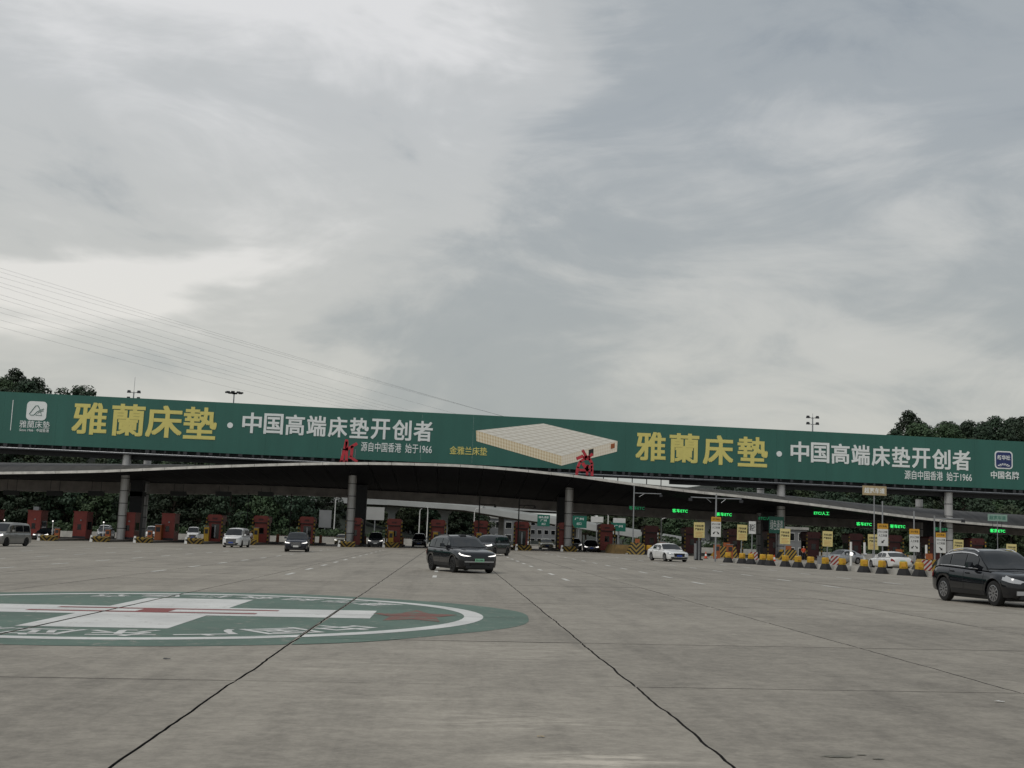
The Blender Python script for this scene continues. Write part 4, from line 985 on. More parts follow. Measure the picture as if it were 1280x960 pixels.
car('suv_car', 'black SUV with chrome window surround and silver alloys beside the bollard row', 'car', 16.85, 36.1, 6.5, suv(M['p_black'], trim=True, lit=False, head=(.02, .48, .68, .80, .78, .94), grille=(.44, .42, .84), r=.375, fog=M['lamp_off']))
car('sedan_car', 'white saloon car with dark grille driving out past the striped island', 'car', 17.85, 96.6, 12, sedan(M['p_white'], lit=False, grille=(.46, .42, .68), slat=M['rim_dk'], fog=M['plastic']))
car('minivan', 'white minivan with large chrome grille in front of the hooded booths', 'van', -21.0, 120.0, -3, mpv(M['p_white'], lit=False, slat=M['chrome']))
car('minivan', 'silver-grey minivan with black side windows driving past the plain red booths', 'van', -35.8, 99.0, -10, mpv(M['p_silver2'], slat=M['chrome']))
car('suv_car', 'dark navy SUV with lit white headlights coming straight from the booths', 'car', -12.75, 102.0, 4, suv(M['p_navy'], L=4.7, W=1.92, Hh=1.66, plate=M['white'], rim=M['rim_dk'], head=(.02, .42, .72, .78, .80, .90)))
car('minivan', 'dark grey people carrier leaving the booth behind the turning black SUV', 'van', 3.75, 103.0, -24, mpv(M['p_dkgrey'], Hh=1.80, slat=M['chrome'], grille=(.46, .62, .72)))
car('suv_car', 'dark SUV with chrome front bar and lit lamps under the canopy', 'car', -9.0, 149.0, 2, suv(M['p_dkgrey'], Hh=1.8, plate=M['white'], grille=(.5, .5, .8)))
car('suv_car', 'dark SUV waiting between hooded booths under the flyover', 'car', -3.9, 161.0, 0, suv(M['p_navy'], Hh=1.8, lit=False))
car('sedan_car', 'black saloon car with both headlights lit beside the clad column', 'car', 18.0, 150.5, -4, sedan(M['p_black'], Hh=1.5))
car('suv_car', 'silver crossover leaving the booth lane behind the black saloon', 'car', 17.2, 163.0, -2, suv(M['p_silver'], lit=True))
car('suv_car', 'silver crossover half hidden behind the dark people carrier', 'car', 6.7, 152.0, 0, suv(M['p_silver'], lit=False))
car('sedan_car', 'black saloon with lit lamps between the plain red booths', 'car', -49.0, 148.5, 0, sedan(M['p_black']))
car('sedan_car', 'white saloon car queuing far behind the hooded booths', 'car', 12.4, 196, 0, sedan(M['p_white'], lit=False))
car('sedan_car', 'cream taxi saloon queuing behind the clad column', 'car', 13.9, 170, 0, sedan(M['p_cream'], lit=False))
car('sedan_car', 'white saloon car seen from behind entering past the bollard row', 'car', 36.2, 96.5, 184, sedan(M['p_white'], lit=False, plate=M['plate_green']))
car('sedan_car', 'silver saloon car side-on behind the yellow notice boards', 'car', 40.8, 122, -62, sedan(M['p_silver'], lit=False))
car('sedan_car', 'grey car at the far left lane behind the plain booths', 'car', -49.6, 176, 5, suv(M['p_silver'], lit=False))
car('sedan_car', 'cream saloon with lit lamps behind the hooded booth by the grey board', 'car', -15.2, 172, 0, sedan(M['p_cream'], lit=True))
for x, y, l in ((-53.5, 189, 'white box van far behind the leftmost plain booths'), (-46.2, 189, 'white box van behind the two clad columns'), (-39.4, 187, 'white box van between the tall orange cabinet and a hooded booth')):
    car('box_van', l, 'van', x, y, 8, mpv(M['p_white'], L=4.6, Hh=2.05, lit=False, rim=M['rim']))

# ------------------------------------------------------------------ bollard row and kerb on the right
nb = 15
def rubber_bollard():
    t = thing('rubber_bollard', 'yellow-topped bollard on a black rubber base in the kerb row', 'bollard', group='yellow bollards along the kerb')
    def octo(r, z): return [(r*math.cos(6.2832*(k+.5)/8), r*.8*math.sin(6.2832*(k+.5)/8), z) for k in range(8)]
    rings = [octo(.47, 0), octo(.45, .06), octo(.31, .38), octo(.27, .42)]
    b = MB(); b.grid([q + q[:1] for q in rings]); b.f.append(tuple(range(9 * 3, 9 * 3 + 8))); b.build('base', M['rubber'], t, 30)
    b = MB(); rr = [octo(.25, .42), octo(.27, .47), octo(.26, .80), octo(.22, .85)]
    b.grid([q + q[:1] for q in rr]); b.f.append(tuple(range(27, 35))); tp = b.build('top_block', M['yellow'], t, 30)
    MB().box(-.14, .14, -.235, -.2, .54, .74).build('reflector', M['sign_amber'], tp)
    return t
proto = rubber_bollard()
rbj = random.Random(17)
BOL = [(23.6 + .17 * (99.5 - y) + rbj.uniform(-.12, .12), y + rbj.uniform(-.35, .35)) for y in [99.6, 97.2, 95.2, 93.2, 91.4, 89.2, 87.0, 84.9, 82.4, 80.0, 77.8, 75.3, 73.0, 70.8, 68.8]]
rb3 = random.Random(3)
for k, (x, y) in enumerate(BOL):
    o = proto if k == 0 else copy_tree(proto)
    o['label'] = 'yellow-topped black-based bollard, %s from the far end of the kerb row' % ('first second third fourth fifth sixth seventh eighth ninth tenth eleventh twelfth thirteenth fourteenth fifteenth'.split()[k])
    o.location = (x, y, gz(x)); o.rotation_euler = (rb3.uniform(-.03, .03), rb3.uniform(-.04, .04), rb3.uniform(-.5, .5))
kb = thing('kerb', 'pale concrete kerb behind the row of yellow bollards', 'kerb')
x0, y0, x1, y1 = 24.1, 100.3, 29.8, 66.5
nk = 17
for k in range(nk):
    a, b_ = k / nk + .0015, (k + 1) / nk - .0015
    pa = (x0 + (x1-x0)*a, y0 + (y1-y0)*a); pb = (x0 + (x1-x0)*b_, y0 + (y1-y0)*b_); w = .35
    MB().add([(pa[0], pa[1], .2), (pb[0], pb[1], .2), (pb[0]+w, pb[1], .2), (pa[0]+w, pa[1], .2), (pa[0]+.03, pa[1], .62), (pb[0]+.03, pb[1], .62), (pb[0]+w-.03, pb[1], .62), (pa[0]+w-.03, pa[1], .62)],
             [(0,1,2,3), (4,7,6,5), (0,4,5,1), (1,5,6,2), (2,6,7,3), (3,7,4,0)]).build('kerb_stone', M['conc_lt'], kb)
rebase(kb, (x0, y0, gz(x0)))

# ------------------------------------------------------------------ signs on the right
def notice(x, z, w, h, y, label, group, peach=True):
    g0 = gz(x); t = thing('notice_board', label, 'notice board', (x, y, g0), group=group); zc = z - g0
    MB().tube([(0, .05, 0), (0, .05, zc)], .045, 8).build('post', M['steel'], t)
    rq = random.Random(int(x * 10)); t.rotation_euler = (rq.uniform(-.03, .03), rq.uniform(-.025, .025), rq.uniform(-.14, .14))
    bd = MB().box(-w/2, w/2, -.03, .0, zc - h/2, zc + h/2).build('board', M['sign_yellow'], t)
    glyph(('不停车收费', 0.012), 0, zc + h*.26, w*.8, h*.15, -.03, M['sign_black'], bd, 'printed_line', .008); glyph(('严禁停车', 0.012), 0, zc + h*.05, w*.8, h*.15, -.03, M['sign_black'], bd, 'printed_line', .008)
    b = MB()
    for k in range(4): b.box(-w*.36, w*.36 - .1*(k % 2), -.036, -.031, zc - h*(.14 + .09*k) - .02, zc - h*(.14 + .09*k) + .025)
    b.build('fine_print', M['sign_peach'], bd)
for (x, z, w, h), lb in zip([(22.22, 2.97, .95, 1.36), (26.0, 2.9, .9, 1.36), (29.9, 2.7, .9, 1.36), (33.74, 2.63, .9, 1.36), (37.92, 2.51, .95, 1.36), (45.62, 2.41, .9, 1.2), (50.54, 2.2, .9, 1.2)],
        ['yellow notice board on a post right of the white saloon car', 'yellow notice board on a post overlapped by a narrow white board', 'yellow notice board on a post in front of the dark pier', 'yellow notice board on a post before the silver side-on saloon', 'yellow notice board half behind the down-left arrow board', 'yellow notice board on a post just above the black SUV roof rear', 'yellow notice board on a post above the black SUV bonnet']):
    notice(x, z, w, h, 105, lb, 'yellow notice boards')
def arrow_poly(kind, cx, cz, s):
    d = {'dl': (-1, -1), 'dr': (1, -1)}[kind]; a = Vector((d[0], d[1])).normalized(); n = Vector((-a.y, a.x)); c = Vector((cx, cz))
    P = [c - a*s + n*s*.22, c + a*s*.1 + n*s*.22, c + a*s*.1 + n*s*.7, c + a*s, c + a*s*.1 - n*s*.7, c + a*s*.1 - n*s*.22, c - a*s - n*s*.22]
    return [(p.x, p.y) for p in P]
def lane_board(x, z, w, h, y, arrows, label, ptop=None):
    g0 = gz(x); t = thing('lane_board', label, 'lane sign', (x, y, g0)); zc = z - g0; top = zc + h/2
    MB().tube([(0, .06, 0), (0, .06, (ptop or top + .1))], .06, 8).build('post', M['steel'], t)
    MB().box(-w/2, w/2, -.03, 0, top - h*.24, top).build('amber_panel', M['sign_amber'], t)
    bd = MB().box(-w/2, w/2, -.03, 0, top - h, top - h*.24 - .005).build('white_panel', M['white'], t)
    glyph(('ETC专用', 0.01), 0, top - h*.12, w*.7, h*.10, -.03, M['sign_black'], t, 'printed_line', .006)
    glyph(('ETC/人工车道', 0.012), 0, top - h*.36, w*.84, h*.10, -.03, M['sign_black'], bd, 'printed_line', .006); glyph(('人工车道', 0.012), 0, top - h*.53, w*.8, h*.11, -.03, M['sign_black'], bd, 'printed_line', .006)
    for a in arrows: MB().prism_xz(arrow_poly(a, (0 if len(arrows) == 1 else (-.2 if a == 'dl' else .2)) * w, top - h*.80, .18 if len(arrows) == 1 else .15), -.04, -.031).build('arrow', M['sign_black'], bd)
    return t
lane_board(22.9, 3.25, .84, 1.70, 101.5, ['dl', 'dr'], 'amber and white lane board with two arrows below the T-shaped pole')
lane_board(36.2, 3.08, .90, 1.85, 98, ['dl'], 'amber and white lane board with one arrow pointing down left', 5.6)
lane_board(38.89, 2.72, .86, 1.9, 98, ['dl', 'dr'], 'amber and white lane board with two arrows on the tall grey post', 4.9)
lane_board(41.14, 2.61, .84, 1.68, 98, ['dr'], 'amber and white lane board with one arrow pointing down right', 4.2)
def plain_board(name, x, y, z, w, h, m, label, cat, post=True, txt=None, tm=None, group=None):
    g0 = gz(x); t = thing(name, label, cat, (x, y, g0), group=group); zc = z - g0
    if post: MB().tube([(0, .06, 0), (0, .06, zc)], .05, 8).build('post', M['steel'], t)
    bd = MB().box(-w/2, w/2, -.04, 0, zc - h/2, zc + h/2).build('board', m, t)
    if txt: glyph((txt, tm[1]), 0, zc, w*.85, h*.6, -.04, M[tm[0]], bd, 'printed_line', .006)
    return t
plain_board('beige_board', 35.6, 98.3, 6.75, 2.05, .78, M['beige'], 'beige rectangular board high on a grey post in front of the roof', 'sign', True, '超宽车道', ('bb_white', .012))
plain_board('green_board', 68.8, 146.5, 6.45, 2.5, .85, M['sign_teal'], 'pale green lettered board mounted above the low canopy edge', 'sign', True, '超宽车道', ('sign_green', .012))
plain_board('white_board', 26.7, 104, 3.35, .62, 1.1, M['white'], 'narrow white prohibition board beside the dark pier', 'sign', True, '请绕行', ('sign_black', .012))
gs = plain_board('direction_sign', 41.2, 148.5, 4.5, 1.9, 2.1, M['sign_green'], 'green and white direction sign hanging beside the dark pier', 'road sign', True, '绿色通道', ('bb_white', .01))
# crash noses with diagonal stripes
for x, y, w, h, lb in ((21.6, 136.5, 2.0, 1.35, 'tall black and yellow chevron crash nose beside the grey camera pole'), (32.3, 138, 3.0, 1.3, 'black and yellow striped crash nose behind the first bollards'), (39.7, 138, 2.4, 1.2, 'black and yellow striped crash nose by the orange-vested worker'), (46.0, 120, 2.4, 1.25, 'black and yellow striped crash nose below the white arrow boards'), (36.9, 90, 1.8, .95, 'low black and yellow striped nose by the white saloon rear')):
    t = thing('crash_nose', lb, 'crash barrier', (x, y, gz(x)))
    b = MB(); b.add([(-w/2, 0, 0), (w/2, 0, 0), (w/2, 1.6, 0), (-w/2, 1.6, 0), (-w*.22, .15, h), (w*.42, .15, h), (w*.42, 1.5, h), (-w*.22, 1.5, h)], [(0,3,2,1), (4,5,6,7), (0,1,5,4), (1,2,6,5), (2,3,7,6), (3,0,4,7)])
    b.build('striped_block', M['chevron'] if x < 30 else M['diag'], t)
    MB().box(-w*.5, w*.5, .05, 1.7, -.02, .12).build('base', M['conc_lt'], t)
    MB().box(-w*.05, w*.2, .3, .6, h, h + .45).build('lamp_box', M['orange'], t)
# long hedge-like yellow-brown kerb guard between noses
for x, y, L, lb in ((20.9, 138.6, 9, 'ochre guard wall behind the chevron crash nose'),):
    t = thing('guard_wall', lb, 'guard wall', (x, y, gz(x))); MB().frustum((-1.6, .9, 0, L), (-1.2, .7, .3, L - .3), 0, 1.05).build('wall', mat('ochre_wall', (.15, .095, .03), .8, var=.4, scale=1.2), t); MB().box(-1.2, .7, .4, L-.5, 1.05, 1.1).build('coping', M['conc_md'], t)
def cone(x, y, label, group):
    t = thing('traffic_cone', label, 'traffic cone', (x, y, gz(x)), group=group)
    MB().box(-.2, .2, -.2, .2, 0, .04).build('base', M['rubber'], t); MB().tube([(0, 0, .04), (0, 0, .72)], [.16, .03], 12).build('body', M['vest'], t, 40)
    MB().tube([(0, 0, .28), (0, 0, .5)], [.125, .083], 12).build('reflective_band', M['white'], t, 40)
for x, y in ((26.3, 121), (27.3, 121), (25.3, 121), (30.9, 112), (32.4, 110)): cone(x, y, 'orange and white traffic cone near the striped crash nose', 'traffic cones')
def check_board(x, y, label):
    t = thing('check_board', label, 'marker board', (x, y, gz(x)), group='red and white marker boards'); MB().box(-.35, .35, -.03, 0, .25, .95).build('board', M['redwhite'], t); MB().tube([(-.25, .02, 0), (-.25, .02, .9)], .025, 6).tube([(.25, .02, 0), (.25, .02, .9)], .025, 6).build('legs', M['steel'], t)
for x, y in ((26.2, 101.5), (29.7, 90.5), (32.8, 80.5)): check_board(x, y, 'red and white marker board just behind the bollard row')
for x, y, lb in ((29.0, 128, 'orange cabinet left of the striped crash nose behind the cones'), (30.9, 130, 'orange cabinet right behind the first cones'), (20.2, 112, 'orange and yellow cabinet right of the white saloon bonnet')):
    cabinet(x, y, M['orange'], .65, .5, 1.5, lb, 'cabinet', None, 0)
t = thing('dark_pillar', 'slim dark grey machine pillar right of the white saloon', 'machine', (22.8, 108, gz(22.8))); MB().box(-.22, .22, -.2, .2, 0, 1.75).build('housing', M['steel_dk'], t); MB().box(-.35, .35, -.3, .3, -.01, .12).build('foot', M['rubber'], t); MB().box(-.4, -.22, -.15, .15, 0, 1.5).build('side_panel', M['steel'], t)
for k, x in enumerate((22.6, 23.4, 24.2, 25.0)):
    o = copy_tree(proto); o.location = (x, 138.4, gz(x)); o.scale = (1.3, 1.3, 1.3); o['label'] = 'yellow-topped bollard on black base beside the chevron crash nose'; o['group'] = 'bollards by the chevron nose'
for x, y, lit in ((37.6, 110, True), (38.9, 110, False), (45.6, 112, True)):
    t = thing('marker_post', 'white reflective marker post with lamp behind the bollard row', 'marker post', (x, y, gz(x)), group='white marker posts')
    MB().tube([(0, 0, 0), (0, 0, 2.2)], .11, 10).build('post', M['white'], t, 40); MB().tube([(0, -.1, 1.0), (0, -.2, 1.15)], .15, 10).build('lamp', M['lamp_lit'] if lit else M['lamp_off'], t)
t = thing('utility_box', 'grey utility box on the ground near the yellow boards', 'utility box', (31.6, 100, gz(31))); MB().box(-.25, .25, -.25, .25, 0, .8).build('housing', M['bldg'], t); MB().box(-.28, .28, -.28, .28, .8, .85).build('lid', M['steel'], t)

# ------------------------------------------------------------------ people
def person(x, y, rz, label, top, hat=None, h=1.70):
    t = thing('person', label, 'person', (x, y, gz(x)), rz); k = h / 1.75
    def skin(name, verts, edges, rad, m, parent):
        me = bpy.data.meshes.new(name); me.from_pydata([tuple(c * k for c in v) for v in verts], edges, [])
        o = put(name, me, m, parent); md = o.modifiers.new('skin', 'SKIN'); md.use_smooth_shade = True; sb = o.modifiers.new('sub', 'SUBSURF'); sb.levels = 1; sb.render_levels = 2
        for i, r_ in enumerate(rad): me.skin_vertices[0].data[i].radius = (r_[0] * k, r_[1] * k) if isinstance(r_, tuple) else (r_ * k, r_ * k)
        me.skin_vertices[0].data[0].use_root = True
        return o
    J = dict(pel=(0,0,.95), che=(0,.0,1.28), nck=(0,0,1.48), hd=(0,-.02,1.60), hd2=(0,-.02,1.70), lh=(.09,0,.90), lk=(.11,-.04,.50), la=(.12,.03,.09), lt=(.14,-.12,.05), rh=(-.09,0,.90), rk=(-.12,.02,.50), ra=(-.15,.12,.09), rt=(-.15,-.02,.05),
             ls=(.19,0,1.42), le=(.25,.02,1.15), lw=(.24,-.10,.92), lf=(.23,-.13,.80), rs=(-.19,0,1.42), re=(-.26,.02,1.16), rw=(-.22,-.14,.98), rf=(-.2,-.2,.88))
    names = list(J); ix = {n_: i for i, n_ in enumerate(names)}
    E_ = [('pel','che'),('che','nck'),('nck','hd'),('hd','hd2'),('pel','lh'),('lh','lk'),('lk','la'),('la','lt'),('pel','rh'),('rh','rk'),('rk','ra'),('ra','rt'),('che','ls'),('ls','le'),('le','lw'),('lw','lf'),('che','rs'),('rs','re'),('re','rw'),('rw','rf')]
    rad = dict(pel=(.14,.10), che=(.15,.11), nck=.055, hd=.095, hd2=.08, lh=.085, lk=.06, la=.042, lt=.04, rh=.085, rk=.06, ra=.042, rt=.04, ls=.065, le=.047, lw=.034, lf=.03, rs=.065, re=.047, rw=.034, rf=.03)
    body = skin('body', [J[n_] for n_ in names], [(ix[a], ix[b_]) for a, b_ in E_], [rad[n_] for n_ in names], M['skin'], t)
    cn = ['pel', 'che', 'nck', 'ls', 'le', 'rs', 're']; ci = {n_: i for i, n_ in enumerate(cn)}
    vv = [J[n_] for n_ in cn]; vv[0] = (0, 0, .92); vv[2] = (0, 0, 1.43)
    skin('shirt', vv, [(ci[a], ci[b_]) for a, b_ in (('pel','che'),('che','nck'),('che','ls'),('ls','le'),('che','rs'),('rs','re'))], [(.165,.125), (.175,.13), .08, .082, .064, .082, .064], top, t)
    cn = ['pel', 'lh', 'lk', 'la', 'rh', 'rk', 'ra']; ci = {n_: i for i, n_ in enumerate(cn)}
    skin('trousers', [J[n_] for n_ in cn], [(ci[a], ci[b_]) for a, b_ in (('pel','lh'),('lh','lk'),('lk','la'),('pel','rh'),('rh','rk'),('rk','ra'))], [(.155,.115), .10, .078, .062, .10, .078, .062], M['trouser'], t)
    skin('hair', [(0, .01, 1.64), (0, .0, 1.71)], [(0, 1)], [.105, .09], hat or M['hair'], t)
person(-24.6, 146.0, R(10), 'person in white shirt and dark trousers on the island by a hooded booth', M['shirt'])
person(-24.05, 146.6, R(-20), 'person in white shirt standing nearest the booth window', M['shirt'], None, 1.66)
person(42.0, 139.5, R(10), 'road worker in orange vest beside the striped crash nose', M['vest'], M['white'])

# ------------------------------------------------------------------ background: hill, walls, flyover
HX = [(-400, 28), (-200, 26), (-110, 24), (-90, 22.5), (-80, 17), (-60, 10), (-25, 8), (-12, 2), (20, 0), (52, 1), (70, 8), (95, 15), (103, 20.5), (130, 21), (220, 24), (400, 26)]
def hill(x, y):
    t = min(1, max(0, (y - 203) / 52)); t = t*t*(3-2*t); far = min(1, max(0, (y-270)/200)) * 6
    return gz(x) - .35 + t * lerp_list(HX, x) + far * t + 1.2 * t * mnoise.noise(Vector((x*.04, y*.04, 2)))
rows = [[(x, y, hill(x, y)) for x in range(-400, 405, 8)] for y in list(range(200, 290, 6)) + [310, 350, 420, 520]]
hl = MB().grid(rows).build('hill', M['hill'], None, 80); tag(hl, None, None, kind='structure')

wall = thing('boundary_wall', 'low pale concrete wall at the foot of the wooded slope', 'wall', (0, 198, 0))
xx = -130.0
while xx < -6:
    MB().box(xx + .01, xx + 3.99, -.15, .15, gz(xx) - .1, gz(xx) + .95).build('wall_panel', M['conc_lt'], wall); xx += 4
wall2 = thing('boundary_wall', 'low pale concrete wall beyond the shaded right-hand lanes', 'wall', (0, 198, 0))
xx = 30.0
while xx < 130:
    MB().box(xx + .01, xx + 3.99, -.15, .15, gz(xx) - .1, gz(xx) + .95).build('wall_panel', M['conc_lt'], wall2); xx += 4

fly = thing('flyover', 'pale concrete flyover crossing behind the toll lanes on hammerhead piers', 'flyover', (0, 240, 0))
MB().prism_xz([(-70, 7.15), (90, 6.95), (90, 8.4), (-70, 8.7)], -4, 4.0).build('deck', M['fly'], fly)
MB().prism_xz([(-70, 8.7), (90, 8.4), (90, 9.1), (-70, 9.4)], -4.2, -3.9).build('parapet', M['fly'], fly)
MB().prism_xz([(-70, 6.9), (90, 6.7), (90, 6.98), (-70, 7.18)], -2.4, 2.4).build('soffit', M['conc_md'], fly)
for x in (-36, -11.6, -1.0, 26, 52, 78):
    MB().prism_xz([(x-.7, -.3), (x+.7, -.3), (x+.7, 5.4), (x+2.0, 7.05), (x-2.0, 7.05), (x-.7, 5.4)], -.9, .9).build('pier', M['fly'], fly)
ramp = thing('flyover_ramp', 'pale concrete ramp sloping down from the flyover to the right', 'ramp', (0, 230, 0))
MB().prism_xz([(-12, 7.8), (2.7, 7.35), (12, 6.35), (19.8, 5.58), (45, 2.6), (58, .5), (58, -.3), (45, 1.4), (19.8, 4.5), (12, 5.3), (2.7, 6.45), (-12, 6.9)], -3, 3).build('deck', M['fly'], ramp)
MB().prism_xz([(-12, 7.8), (2.7, 7.35), (12, 6.35), (19.8, 5.58), (45, 2.6), (58, .5), (58, 1.1), (45, 3.2), (19.8, 6.2), (12, 6.98), (2.7, 7.98), (-12, 8.4)], 2.7, 3.0).build('parapet', M['fly'], ramp)
for x, h in ((10, 5.0), (24, 3.6)): MB().box(x - .5, x + .5, -.8, .8, -.2, h + .3).build('pier', M['conc_md'], ramp)
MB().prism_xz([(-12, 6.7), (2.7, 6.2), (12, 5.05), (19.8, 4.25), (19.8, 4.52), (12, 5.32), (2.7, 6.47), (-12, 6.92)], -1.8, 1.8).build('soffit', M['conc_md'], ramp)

def building(x, y, w, d, h, m, label, nx, nz, z0=0):
    t = thing('building', label, 'building', (x, y, z0))
    MB().box(-w/2, w/2, 0, d, 0, h).build('wall', m, t); MB().box(-w/2 - .25, w/2 + .25, -.25, d + .25, h, h + .4).build('roof', M['conc_lt'], t)
    for i in range(nx):
        for j in range(nz):
            cx = -w/2 + w*(i+.5)/nx; cz = h*(j+.5)/nz
            f = MB().box(cx - w/nx*.33, cx + w/nx*.33, -.05, .02, cz - h/nz*.28, cz + h/nz*.28).build('window', M['white'], t)
            MB().box(cx - w/nx*.29, cx + w/nx*.29, -.07, -.045, cz - h/nz*.24, cz + h/nz*.24).build('pane', M['glass_dk'], f)
building(13.0, 285, 9.5, 10, 6.0, M['bldg'], 'low grey building under the flyover ramp between two booths', 4, 2)
building(24.5, 300, 12, 10, 6.5, M['bldg'], 'long low building with rows of windows behind the green road sign', 7, 3)
building(54.0, 186, 5.0, 5, 4.6, M['bldg'], 'small pale guard building with white trim behind the yellow boards', 3, 2)

def far_sign(x, y, z, w, h, m, label, txts=(), group=None):
    t = thing('road_sign', label, 'road sign', (x, y, -.1), group=group)
    MB().tube([(0, .1, 0), (0, .1, z + h/2)], .10, 8).build('post', M['steel'], t)
    bd = MB().box(-w/2, w/2, -.06, 0, z - h/2, z + h/2).build('board', m, t)
    for s, cz, ww, hh in txts: glyph((s, .01), 0, z + cz*h, w*ww, h*hh, -.06, M['bb_white'], bd, 'printed_line', .01)
far_sign(16.6, 210, 4.95, 2.2, 2.0, M['sign_green'], 'green direction sign with white lettering just left of the clad column', (('绿色通道', .28, .8, .2), ('广州', 0, .5, .22), ('出口', -.3, .3, .2)))
far_sign(22.9, 210, 4.95, 2.7, 2.1, M['sign_green'], 'green direction sign with white lettering just right of the clad column', (('广州', .25, .6, .22), ('出口', -.15, .3, .22)))
far_sign(26.1, 210, 5.5, 2.2, 1.0, M['white'], 'white rectangular sign above the booth roof', ())
far_sign(29.9, 210, 4.3, 2.6, 1.5, M['sign_green'], 'small green sign with white panel above beside the grey camera pole', (('广州', .1, .6, .3),))
far_sign(30.2, 211, 5.45, 2.2, .9, M['white'], 'white panel sign above the small green sign', ())
far_sign(-12.8, 206, 4.95, 3.1, 2.2, M['bldg_lt'], 'back of a grey road sign on a post by the left clad column', ())
far_sign(-21.3, 206, 3.7, 2.1, 3.0, M['bldg'], 'tall grey board on a post behind a hooded booth', ())
def street_lamp(x, y, h, dx, label, group):
    t = thing('street_lamp', label, 'street lamp', (x, y, -.1), group=group)
    MB().tube([(0, 0, 0), (0, 0, h*.9), (dx*.15, 0, h*.97), (dx, 0, h)], [.11, .08, .06, .05], 8).build('pole', M['white'], t, 40); MB().box(min(dx, dx*1.35), max(dx, dx*1.35), -.12, .12, h - .05, h + .08).build('lamp_head', M['steel'], t)
for x, y, h, dx in ((-19.6, 205, 7.6, .5), (-3.9, 212, 6.6, -.4), (-5.3, 212, 6.2, .3), (4.4, 212, 6.8, 1.4), (27.4, 205, 6.8, -2.0), (34.0, 190, 5.8, .6)): street_lamp(x, y, h, dx, 'slim pale street lamp standing behind the booths', 'street lamps behind the booths')

def mast(x, y, z, kind, label):
    g0 = hill(x, y); t = thing('light_mast', label, 'light mast', (x, y, g0)); h = z - g0
    MB().tube([(0, 0, 0), (0, 0, h)], [.35, .16], 10).build('pole', M['steel'], t, 40)
    if kind == 'ring':
        MB().tube([(0, 0, h - .5), (0, 0, h - .1)], [.5, 1.0], 12).build('ring', M['steel_dk'], t)
        for k in range(8):
            a = 6.2832*k/8; MB().box(2.0*math.cos(a) - .45, 2.0*math.cos(a) + .45, 2.0*math.sin(a) - .35, 2.0*math.sin(a) + .35, h - .25, h + .15).build('floodlight', M['steel_dk'], t)
            MB().tube([(0, 0, h - .2), (2.0*math.cos(a), 2.0*math.sin(a), h)], .07, 5).build('bracket', M['steel_dk'], t)
    else:
        for dz in (0, -1.8) + ((-3.4,) if kind == 'tri' else ()):
            for s in (-1, 1):
                MB().tube([(0, 0, h + dz - .4), (s*1.3, 0, h + dz)], .08, 5).build('bracket', M['steel_dk'], t); MB().frustum((s*1.35 - .5, s*1.35 + .5, -.3, .3), (s*1.35 - .35, s*1.35 + .35, -.2, .2), h + dz - .35, h + dz + .35).build('floodlight', M['steel_dk'], t)
        MB().tube([(0, 0, h), (0, 0, h + (4.0 if kind == 'tri' else 1.0))], .05, 5).build('lightning_rod', M['steel'], t)
mast(-88.6, 330, 37.6, 'tri', 'tall light mast with three tiers of floodlights above the billboard near the trees')
mast(-61.2, 330, 38.6, 'ring', 'tall light mast with a flat ring of floodlights above the billboard')
mast(101.7, 330, 38.8, 'duo', 'tall light mast with two tiers of floodlights above the white lettering')

# overhead power lines
for k, (a, b_) in enumerate([((-116.4, 300, 64.3), (14.9, 420, 44.9)), ((-116.3, 300, 63.3), (13.0, 420, 45.4)), ((-116.2, 300, 62.0), (9.1, 420, 46.2)), ((-116.1, 300, 60.6), (-6, 420, 46.0)), ((-116, 300, 59.6), (-20, 420, 46.0)), ((-115.8, 300, 57.5), (-27.9, 420, 46.8)), ((-115.7, 300, 56.4), (-33.0, 420, 46.9)), ((-115.4, 300, 54.2), (-39.2, 420, 47.1)), ((-115.3, 300, 52.9), (-44, 420, 47.1)), ((-115.2, 300, 51.0), (-50, 420, 47.1)), ((-115.0, 300, 49.2), (-62, 420, 47.0))]):
    A, B = Vector(a), Vector(b_); pts = []
    for i in range(-14, 33):
        t = i / 20; p = A.lerp(B, t); p.z += 1.6 * (t*t - t) if t < 1 else 1.6 * (t - 1); pts.append(p)
    w = MB().tube(pts, .020, 5).build('power_line', M['wire'])
    tag(w, 'thin overhead power line crossing the sky above the billboard', 'power line', 'overhead power lines')

